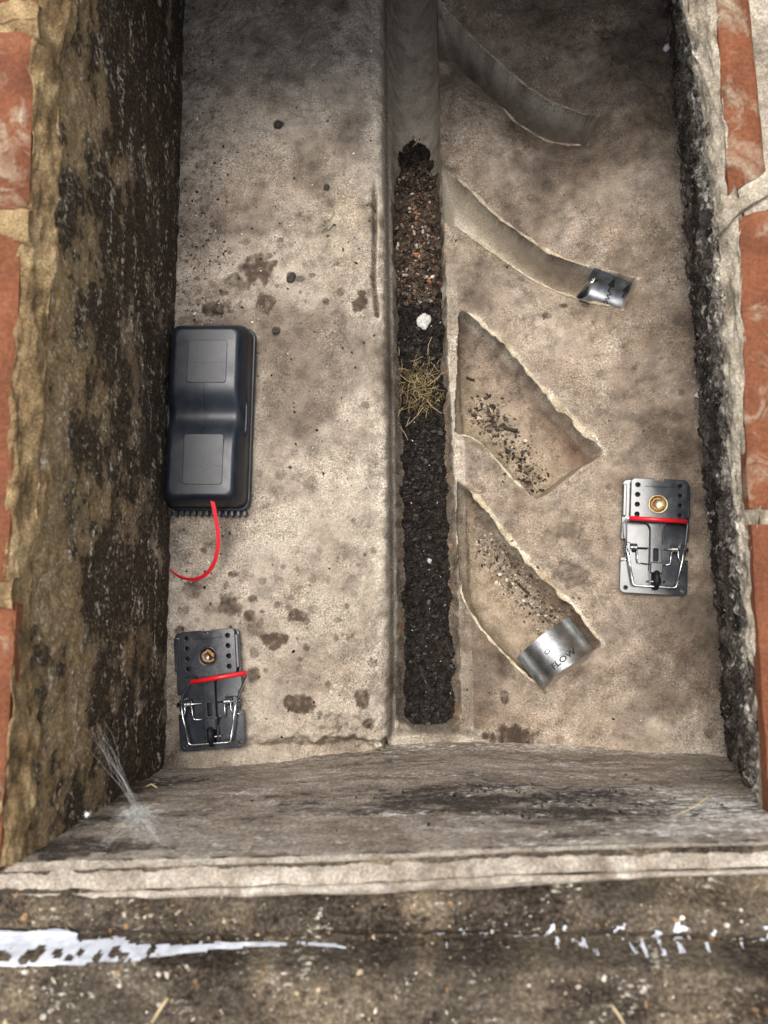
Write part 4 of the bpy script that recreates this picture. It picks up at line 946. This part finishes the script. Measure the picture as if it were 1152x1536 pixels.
for k in range(nk + 1):
    t = k / nk; h = t * .072; w_ = .0095 * (1 - .35 * t) * (1 if t < .9 else math.sqrt(max(.05, 1 - ((t - .9) / .1) ** 2)))
    for q in np.linspace(-1, 1, 7):
        bow = .0035 * (1 - q * q)
        for th in (0, .0013): V.append(b0 + np.array([q * w_, .35 * q * w_ - bow - th - .006 * t * t, h]))
Fc = []; st_ = 14
for k in range(nk):
    for q in range(6):
        a = k * st_ + q * 2; Fc += [[a, a + 2, a + 2 + st_, a + st_], [a + 1, a + 1 + st_, a + 3 + st_, a + 3]]
    Fc += [[k * st_, (k + 1) * st_, (k + 1) * st_ + 1, k * st_ + 1], [k * st_ + 12, k * st_ + 13, (k + 1) * st_ + 13, (k + 1) * st_ + 12]]
Fc.append([nk * st_ + i for i in (0, 2, 4, 6, 8, 10, 12, 13, 11, 9, 7, 5, 3, 1)])
M['steel'] = _st
sharp(mk('flap', V, Fc, M['steel'], r2, True, local=True), 40)
tp0 = b0 + np.array([0, -.010, .068]); MB().tube([tuple(tp0 + np.array([-.005, -.002, 0])), tuple(tp0 + np.array([.005, .0015, 0]))], .0032, 12).build('flap_hinge', M['steel'], r2)

# ------------------------------------------------------------------ black bait box
BX = empty('bait_box', tuple(P(305, 617, ZL + .045) * [1, 1, 0] + np.array([0, 0, ZL + .002])), math.radians(-1.6), 'long black plastic rodent bait box beside the tall brown wall', 'bait box')
BX.scale = (1.06, 1.03, .76)
BW, BL_, BH = .095, .224, .062
def rr_out(w_, l_, r, n=96):
    pts = np.array(round_rect(-w_ / 2, w_ / 2, -l_ / 2, l_ / 2, r, 10)); pts = np.concatenate([pts, pts[:1]])
    d = np.concatenate([[0], np.cumsum(np.linalg.norm(np.diff(pts, axis=0), axis=1))]); t = np.linspace(0, d[-1], n, endpoint=False)
    return np.stack([np.interp(t, d, pts[:, 0]), np.interp(t, d, pts[:, 1])], 1)
def lid_mesh():
    n = 280; V = []; Fc = []; ins = list(np.concatenate([[0, 0, 0], np.linspace(.0006, .026, 26), np.linspace(.028, BW / 2 - .0002, 20)]))
    zside = [.008, .024, .036]
    for k, s in enumerate(ins):
        o = rr_out(BW - 2 * s, BL_ - 2 * s, max(.012 - s * .35, .001), n)
        for (x_, y_) in o:
            if k < 3: z_ = zside[k]; x2, y2 = x_ * (1.0 - .01 * k), y_ * (1 - .005 * k)
            else:
                x2, y2 = x_ * .98, y_ * .99
                q = min(1, s / .0125); z_ = .036 + (BH - .0012 - .036) * (math.sin(q * math.pi / 2) ** .8 if q < 1 else 1) + .0012 * min(1, max(0, (s - .0125) / .03))
            yy = y_ + .004
            sad = math.exp(-(yy / .021) ** 2); z_ -= (z_ - .022) * .40 * sad if k >= 3 else 0
            V.append((x2, y2, z_))
    for k in range(len(ins) - 1):
        for i in range(n): Fc.append([k * n + i, k * n + (i + 1) % n, k * n + n + (i + 1) % n, k * n + n + i])
    return V, Fc
V, Fc = lid_mesh(); mk('lid', V, Fc, M['boxplastic'], BX, True, local=True)
mbx = MB(); 
o1 = rr_out(BW + .005, BL_ + .005, .012, 96); prof = [(0, .98), (.002, 1.0), (.0085, 1.0), (.0095, .985)]
Vb = [(x_ * s, y_ * s, z_) for z_, s in prof for x_, y_ in o1]; Fb = [[k * 96 + i, k * 96 + (i + 1) % 96, k * 96 + 96 + (i + 1) % 96, k * 96 + 96 + i] for k in range(3) for i in range(96)]
Fb += [list(range(95, -1, -1)), [288 + i for i in range(96)]]
tray = mbx.add(Vb, Fb).build('base_tray', M['boxplastic'], BX); sharp(tray, 40)
for i in range(13):
    r_ = MB().box(-.0022, .0022, -.0035, .0035, 0, .0085, .0008).build('grip_rib', M['boxplastic'], BX, False)
    r_.location = (-.046 + i * .0075, -BL_ / 2 - .0055, .001)
for (yy0, yy1) in ((.034, .086), (-.088, -.028)):
    pn_ = plate('label_panel', round_rect(-.020, .026, yy0, yy1, .004), [], BH - .002, BH + .0003, M['boxplastic'], BX, .0006, 1.0)
    ym = yy0 + (yy1 - yy0) * (.47 if yy0 > 0 else .36)
    MB().box(-.019, .025, ym - .00035, ym + .00035, BH + .0001, BH + .0006).build('panel_seam', M['boxplastic'], pn_, False)
lt = MB().box(-.010, .014, BL_ / 2 - .004, BL_ / 2 + .003, .020, .030, .001).build('lid_catch', M['boxplastic'], BX, True); sharp(lt)
MB().lathe([(.0001, .0002), (.003, .0002), (.0034, -.0004)], (0, 0, 0), 16).build('tie_hole', M['hole'], BX).location = (.008, -BL_ / 2 + .012, .0505)

# red cable tie
tp = [P(*q) for q in [(317, 745, .091), (321, 762, .088), (326, 790, .082), (328, 815, .079), (323, 842, .076), (312, 860, .074), (297, 869, .073), (280, 869, .074), (265, 863, .078), (254, 853, .085)]]
tp = smooth_pl(np.array(tp), 3); c0 = tp[0].copy(); c0[2] = ZL
CT = empty('cable_tie', tuple(c0), 0, 'red plastic cable tie curling from the end of the black box', 'cable tie')
V = []; Fc = []
for i, p in enumerate(tp):
    t = tp[min(i + 1, len(tp) - 1)] - tp[max(i - 1, 0)]; t /= np.linalg.norm(t); s = i / len(tp)
    side = np.cross(t, [0, 0, 1]); side /= np.linalg.norm(side); up_ = np.cross(side, t)
    tw = .25 + .9 * s; a = side * math.cos(tw) + up_ * math.sin(tw); b = -side * math.sin(tw) + up_ * math.cos(tw)
    w_ = .0024 * (1 - .35 * max(0, s - .85) / .15)
    for q, h in ((-1, -1), (1, -1), (1, 1), (-1, 1)): V.append(p + a * w_ * q + b * .0006 * h - c0)
for i in range(len(tp) - 1):
    for k in range(4): Fc.append([i * 4 + k, i * 4 + (k + 1) % 4, i * 4 + 4 + (k + 1) % 4, i * 4 + 4 + k])
Fc += [[3, 2, 1, 0], [len(V) - 4 + k for k in range(4)]]
sharp(mk('strap', V, Fc, M['red'], CT, True, local=True), 40)
hb = MB().box(-.0036, .0036, -.003, .004, -.003, .003, .0008).build('lock_head', M['red'], CT); hb.location = (0, .002, .090 - ZL - .001)

# ------------------------------------------------------------------ rat traps
def trap(u, v, zc, rz, label, tilt=(0, 0), bar=(0, 0), bars=1.0, baitcol='bait'):
    root = empty('snap_trap', tuple(P(u, v, zc)), rz, label, 'rat trap', 'set snap traps in the pit'); root.rotation_euler = (tilt[0], tilt[1], rz)
    W, L = 40, 71
    def X(f): return -W + 2 * W * f
    def Y(f): return L - 2 * L * f
    # base plate with side cut-outs and corner screw holes
    out = round_rect(-W, W, -L, L, 6)
    cut = [(W, Y(.69)), (W - 5, Y(.69)), (W - 5, Y(.53)), (W, Y(.53))]
    q = len(out) // 4; o2 = out[:2 * q] + [(-W, Y(.53)), (-W + 5, Y(.53)), (-W + 5, Y(.69)), (-W, Y(.69))] + out[2 * q:] + cut
    plate('base_plate', o2, [circle(X(.09), Y(.955), 2.3, 14), circle(X(.92), Y(.955), 2.3, 14)], 0, 4.5, M['plastic'], root, .6)
    for s in (-1, 1):
        r_ = MB().box(-2.2, 2.2, Y(.33), Y(.045), 3, 10.5, .9).build('side_rail', M['plastic'], root, True, .001); r_.location = (s * (W - 2.4) * .001, 0, 0); sharp(r_)
        e_ = MB().box(-3.2, 3.2, Y(.66), Y(.56), 3, 13.0, 1.0).build('axle_bracket', M['plastic'], root, True, .001); e_.location = (s * (W - 7.5) * .001, 0, 0); sharp(e_)
        k_ = MB().lathe([(.2, 1.6), (2.6, 1.6), (3.1, .9), (3.1, 0)], (0, 0, 0), 16).build('axle_cap', M['plastic'], root, True, .001)
        k_.rotation_euler = (0, s * math.pi / 2, 0); k_.location = (s * (W - 2.8) * .001, Y(.605) * .001, .0105)
    # treadle: wide pad with holes, narrowing to a neck
    x0, x1, n0, n1 = X(.115), X(.955), X(.425), X(.60)
    def arc(cx, cy, r, a0, a1, k=6): return [(cx + r * math.cos(math.radians(a0 + (a1 - a0) * i / k)), cy + r * math.sin(math.radians(a0 + (a1 - a0) * i / k))) for i in range(k + 1)]
    o = arc(x1 - 5, Y(.0) - 4, 5, 0, 90) + [(X(.62), Y(.0) + 1)] + arc(X(.535), Y(.0) + 1, 6, 0, -180, 8) + [(X(.45), Y(0) + 1)] + arc(x0 + 5, Y(0) - 4, 5, 90, 180) \
        + arc(x0 + 4, Y(.375) + 4, 4, 180, 270) + arc(n0 - 11, Y(.375) - 11, 11, 90, 0, 8) + [(n0, Y(.74)), (n1, Y(.74))] + arc(n1 + 11, Y(.375) - 11, 11, 180, 90, 8) + arc(x1 - 4, Y(.375) + 4, 4, 270, 360)
    hs = [circle(X(fx), Y(fy), 2.75, 16) for fx in (.215, .845) for fy in (.052, .138, .225, .312)]
    cup = (X(.525), Y(.215)); hs.append(circle(cup[0], cup[1], 11.5, 32))
    hs.append(round_rect(X(.475), X(.545), Y(.715), Y(.605), 1.2, 3))
    tp_ = plate('treadle', o, hs, 9.5, 12.5, M['plastic'], root, .6)
    g_ = MB().box(X(.32), X(.76), Y(.067), Y(.058), 12.3, 13.2, .3).build('ridge', M['plastic'], tp_, True, .001); sharp(g_)
    MB().box(x0 + 1, x1 - 1, Y(.37), Y(.04), 4.6, 5.0).build('pad_shade', M['hole'], root, False, .001)  # black sheet standing in for shade below the pad holes
    c_ = MB().lathe([(11.3, 12.2), (10.6, 12.6), (9.6, 9.0), (8.2, 6.4), (.3, 6.0)], (cup[0], cup[1], 0), 32).build('bait_cup', M['cup'] if baitcol == 'cup' else M['plastic'], root, True, .001)
    bm = MB(); rgb = random.Random(int(u)); pth = []
    for i in range(17):
        a = math.radians(60 + 270 * i / 16); rr = (6.6 if baitcol != 'cup' else 6.9) + rgb.uniform(-1, 1); pth.append((cup[0] + rr * math.cos(a), cup[1] + rr * math.sin(a), 8.6 + rgb.uniform(-.5, 1)))
    bm.tube(pth, [1.3 + rgb.uniform(-.2, .7) for _ in pth], 8)
    if baitcol != 'cup': bm.tube([(cup[0] + 2, cup[1] + 4.5, 9), (cup[0] + 5, cup[1] + 2, 9.6), (cup[0] + 6.5, cup[1] - 1.5, 9)], [1.5, 2.1, 1.4], 8)
    bm.build('bait', M['bait'], root, True, .001)
    # axle, springs
    ya = Y(.605); za = 10.5
    for xa, xb_ in ((X(.02), X(.40)), (X(.635), X(.98))): MB().tube([(xa, ya, za), (xb_, ya, za)], .95, 8).build('axle_rod', M['wire'], root, True, .001)
    for s, (xa, xb_) in ((-1, (X(.135), X(.235))), (1, (X(.74), X(.84)))):
        sm_ = MB(); coil = [(xa + (xb_ - xa) * i / 60, ya + 3.0 * math.cos(i / 60 * 5 * 2 * math.pi), za + 3.0 * math.sin(i / 60 * 5 * 2 * math.pi)) for i in range(61)]
        sm_.tube(coil, .75, 6)
        xin, xout = (xb_, xa) if s < 0 else (xa, xb_)
        sm_.tube(round_path([(xout, ya + 2, za + 1.5), (xout - s * .5, Y(.66), za + 2.2), (xout + s * 2.2, Y(.715), za + 2.6)], 2), .75, 6)
        sm_.tube(round_path([(xin, ya - 2.6, za + 1), (xin - s * .8, Y(.735), 8.6), (X(.41) if s < 0 else X(.64), Y(.742), 8.6)], 3), .75, 6)
        sm_.build('spring', M['wire'], root, True, .001)
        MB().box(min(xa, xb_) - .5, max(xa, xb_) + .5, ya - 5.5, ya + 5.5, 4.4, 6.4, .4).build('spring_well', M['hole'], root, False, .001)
    # hammer: lower bow and raised red striker bar
    hm = MB(); zl = 15.5
    for s in (-1, 1):
        hm.tube(round_path([(s * 33.5, ya, za + 1.2), (s * 31.5, Y(.70), 14.5), (s * 25, Y(.915), zl)], 8), 1.15, 8)
    hm.tube(round_path([(-29.6, Y(.77), 14.8), (-25, Y(.935), zl), (25, Y(.935), zl), (29.6, Y(.77), 14.8)], 4), 1.15, 8)
    yb2 = Y(.385) + bar[1]; zb2 = 25; bx_ = bar[0]
    hm.tube(round_path([(-34.5, ya - 1, za + 1.5), (-35 + bx_ * .3, ya + 12, 17), (-36 + bx_, yb2 - 2 * bars, zb2), (36 + bx_, yb2 + 2 * bars, zb2), (35 + bx_ * .3, ya + 12, 17), (34.5, ya - 1, za + 1.5)], 4), 1.15, 8)
    hh = hm.build('hammer_wire', M['wire'], root, True, .001)
    MB().tube([(-33 + bx_, yb2 - 1.85 * bars, zb2), (34.5 + bx_, yb2 + 1.9 * bars, zb2)], 2.8, 14).build('red_sleeve', M['red'], hh, True, .001)
    for s in (-1, 1): MB().tube(round_path([(s * 39, Y(.725), 5), (s * 35, Y(.718), 6.5), (s * 32, Y(.708), 7)], 1), .8, 6).build('spring_hook', M['wire'], root, True, .001)
    # catch on the neck, lever and pin
    ct = MB().box(X(.425), X(.615), Y(.82), Y(.725), 9, 16.5, 1.2).build('catch', M['plastic'], root, True, .001); sharp(ct)
    MB().box(X(.478), X(.542), Y(.712), Y(.61), 6.2, 6.8).build('slot_shadow', M['hole'], root, False, .001).name = 'slot_shade'  # black strip drawn as the shade inside the slot
    lv = MB(); lv.tube([(X(.52), Y(.80), 16.8), (X(.525), Y(.86), 18), (X(.525), Y(.90), 17.4), (X(.52), Y(.955), 13)], [3.0, 4.2, 4.4, 2.8], 12); lv.build('lever', M['hole'], root, True, .001)
    MB().tube([(X(.395), Y(.892), 9), (X(.66), Y(.886), 9)], 1.3, 8).build('lever_pin', M['wire'], root, True, .001)
    for s in (-1, 1): sharp(MB().box(X(.525) + s * 7 - 1, X(.525) + s * 7 + 1, Y(.93), Y(.80), 4, 11, .5).build('lever_cheek', M['plastic'], root, True, .001))
    return root
pr = P(981, 806, .004)
zr_ = float(np.median(H(pr[0] + np.linspace(-.04, .04, 9), pr[1] + np.linspace(-.06, .06, 9))))
trap(981, 806, zr_ + .004, math.radians(-4.5), 'shiny dark blue black snap trap with red bar, lying by the right wall', (0, math.radians(-6.9)), (-1, 3), -.4, 'cup')
trap(316, 1034, ZL + .006, math.radians(3.8), 'dull black snap trap with brown bait ring and tilted red bar, below the box', (0, 0), (17, -1), 1.6)

# ------------------------------------------------------------------ cobweb and egg sac
wm = Mat('cobweb_silk'); tr = wm.n('ShaderNodeBsdfTransparent'); mx = wm.n('ShaderNodeMixShader'); mx.inputs[0].default_value = .13
wm.b.inputs['Base Color'].default_value = (.8, .8, .76, 1); wm.b.inputs['Roughness'].default_value = .8
wm.link(tr.outputs[0], mx.inputs[1]); wm.link(wm.b.outputs[0], mx.inputs[2]); wm.link(mx.outputs[0], wm.out.inputs['Surface']); M['web'] = wm.m
kn = P(206, 1219, .335); CW = empty('cobweb', tuple(kn), 0, 'dusty white cobweb in the corner of brown wall and near wall', 'cobweb')
rg = random.Random(21); cb = MB()
def strand(a, b, r, sag=.004, wob=.0015):
    a = np.array(a); b = np.array(b); pts = []
    for i in range(7):
        t = i / 6; p = a * (1 - t) + b * t; p[2] -= sag * 4 * t * (1 - t); p = p + np.array([rg.gauss(0, wob), rg.gauss(0, wob), rg.gauss(0, wob)]) * (0 < i < 6); pts.append(tuple(p - kn))
    cb.tube(pts, r, 3, False)
for i in range(13):
    strand(kn + np.array([rg.gauss(0, .003) for _ in range(3)]), P(130 + rg.gauss(10, 7), 1085 + rg.gauss(10, 14), .27), .00018, .002, .0012)
for i in range(55):
    a = rg.random(); strand(kn + np.array([rg.gauss(0, .004) for _ in range(3)]), P(150 + 112 * a, 1270 - 14 * math.sin(a * 3.1) + rg.gauss(0, 6), .375), .00017, .002, .0012)
for i in range(24): strand(kn, P(rg.uniform(225, 280), rg.uniform(1205, 1262), .345), .00014, .003)
for i in range(60):
    a, b = rg.random(), rg.random(); q0 = kn * (1 - a) + P(150 + 110 * rg.random(), 1268, .375) * a; q1 = q0 + np.array([rg.gauss(0, .012), rg.gauss(0, .003), rg.gauss(0, .006)]); strand(q0, q1, .00016, .001)
cb.build('strands', M['web'], CW)
fz = MB()
for i in range(130):
    p = np.array([rg.gauss(0, .0055), rg.gauss(0, .0025), rg.gauss(0, .005)]); q = p + np.array([rg.gauss(0, .006), rg.gauss(0, .002), rg.gauss(0, .006)])
    fz.tube([tuple(p), tuple((p + q) / 2 + .001), tuple(q)], .0003, 3, False)
fz.build('dust_clump', M['web'], CW)
def sac(u, v, z, r, label):
    c = P(u, v, z); o = empty('egg_sac', tuple(c), 0, label, 'egg sac'); m = MB(); rg2 = random.Random(int(u))
    V = ICO * (1 + .15 * np.random.default_rng(2).normal(size=(12, 1))) * r; mk('cocoon', V, ICF, M['sac'], o, True, local=True)
    for i in range(50):
        d = np.array([rg2.gauss(0, 1) for _ in range(3)]); d /= np.linalg.norm(d); m.tube([tuple(d * r * .6), tuple(d * r * 1.2 + np.array([0, 0, .0006])), tuple(d * r * rg2.uniform(1.2, 1.9))], .0002, 3, False)
    m.build('silk', M['web'], o)
sac(1001, 72, .040, .0058, 'white fluffy egg sac stuck at the foot of the black wall')
sac(131, 1222, .33, .0025, 'tiny white egg sac on the brown wall left of the cobweb')
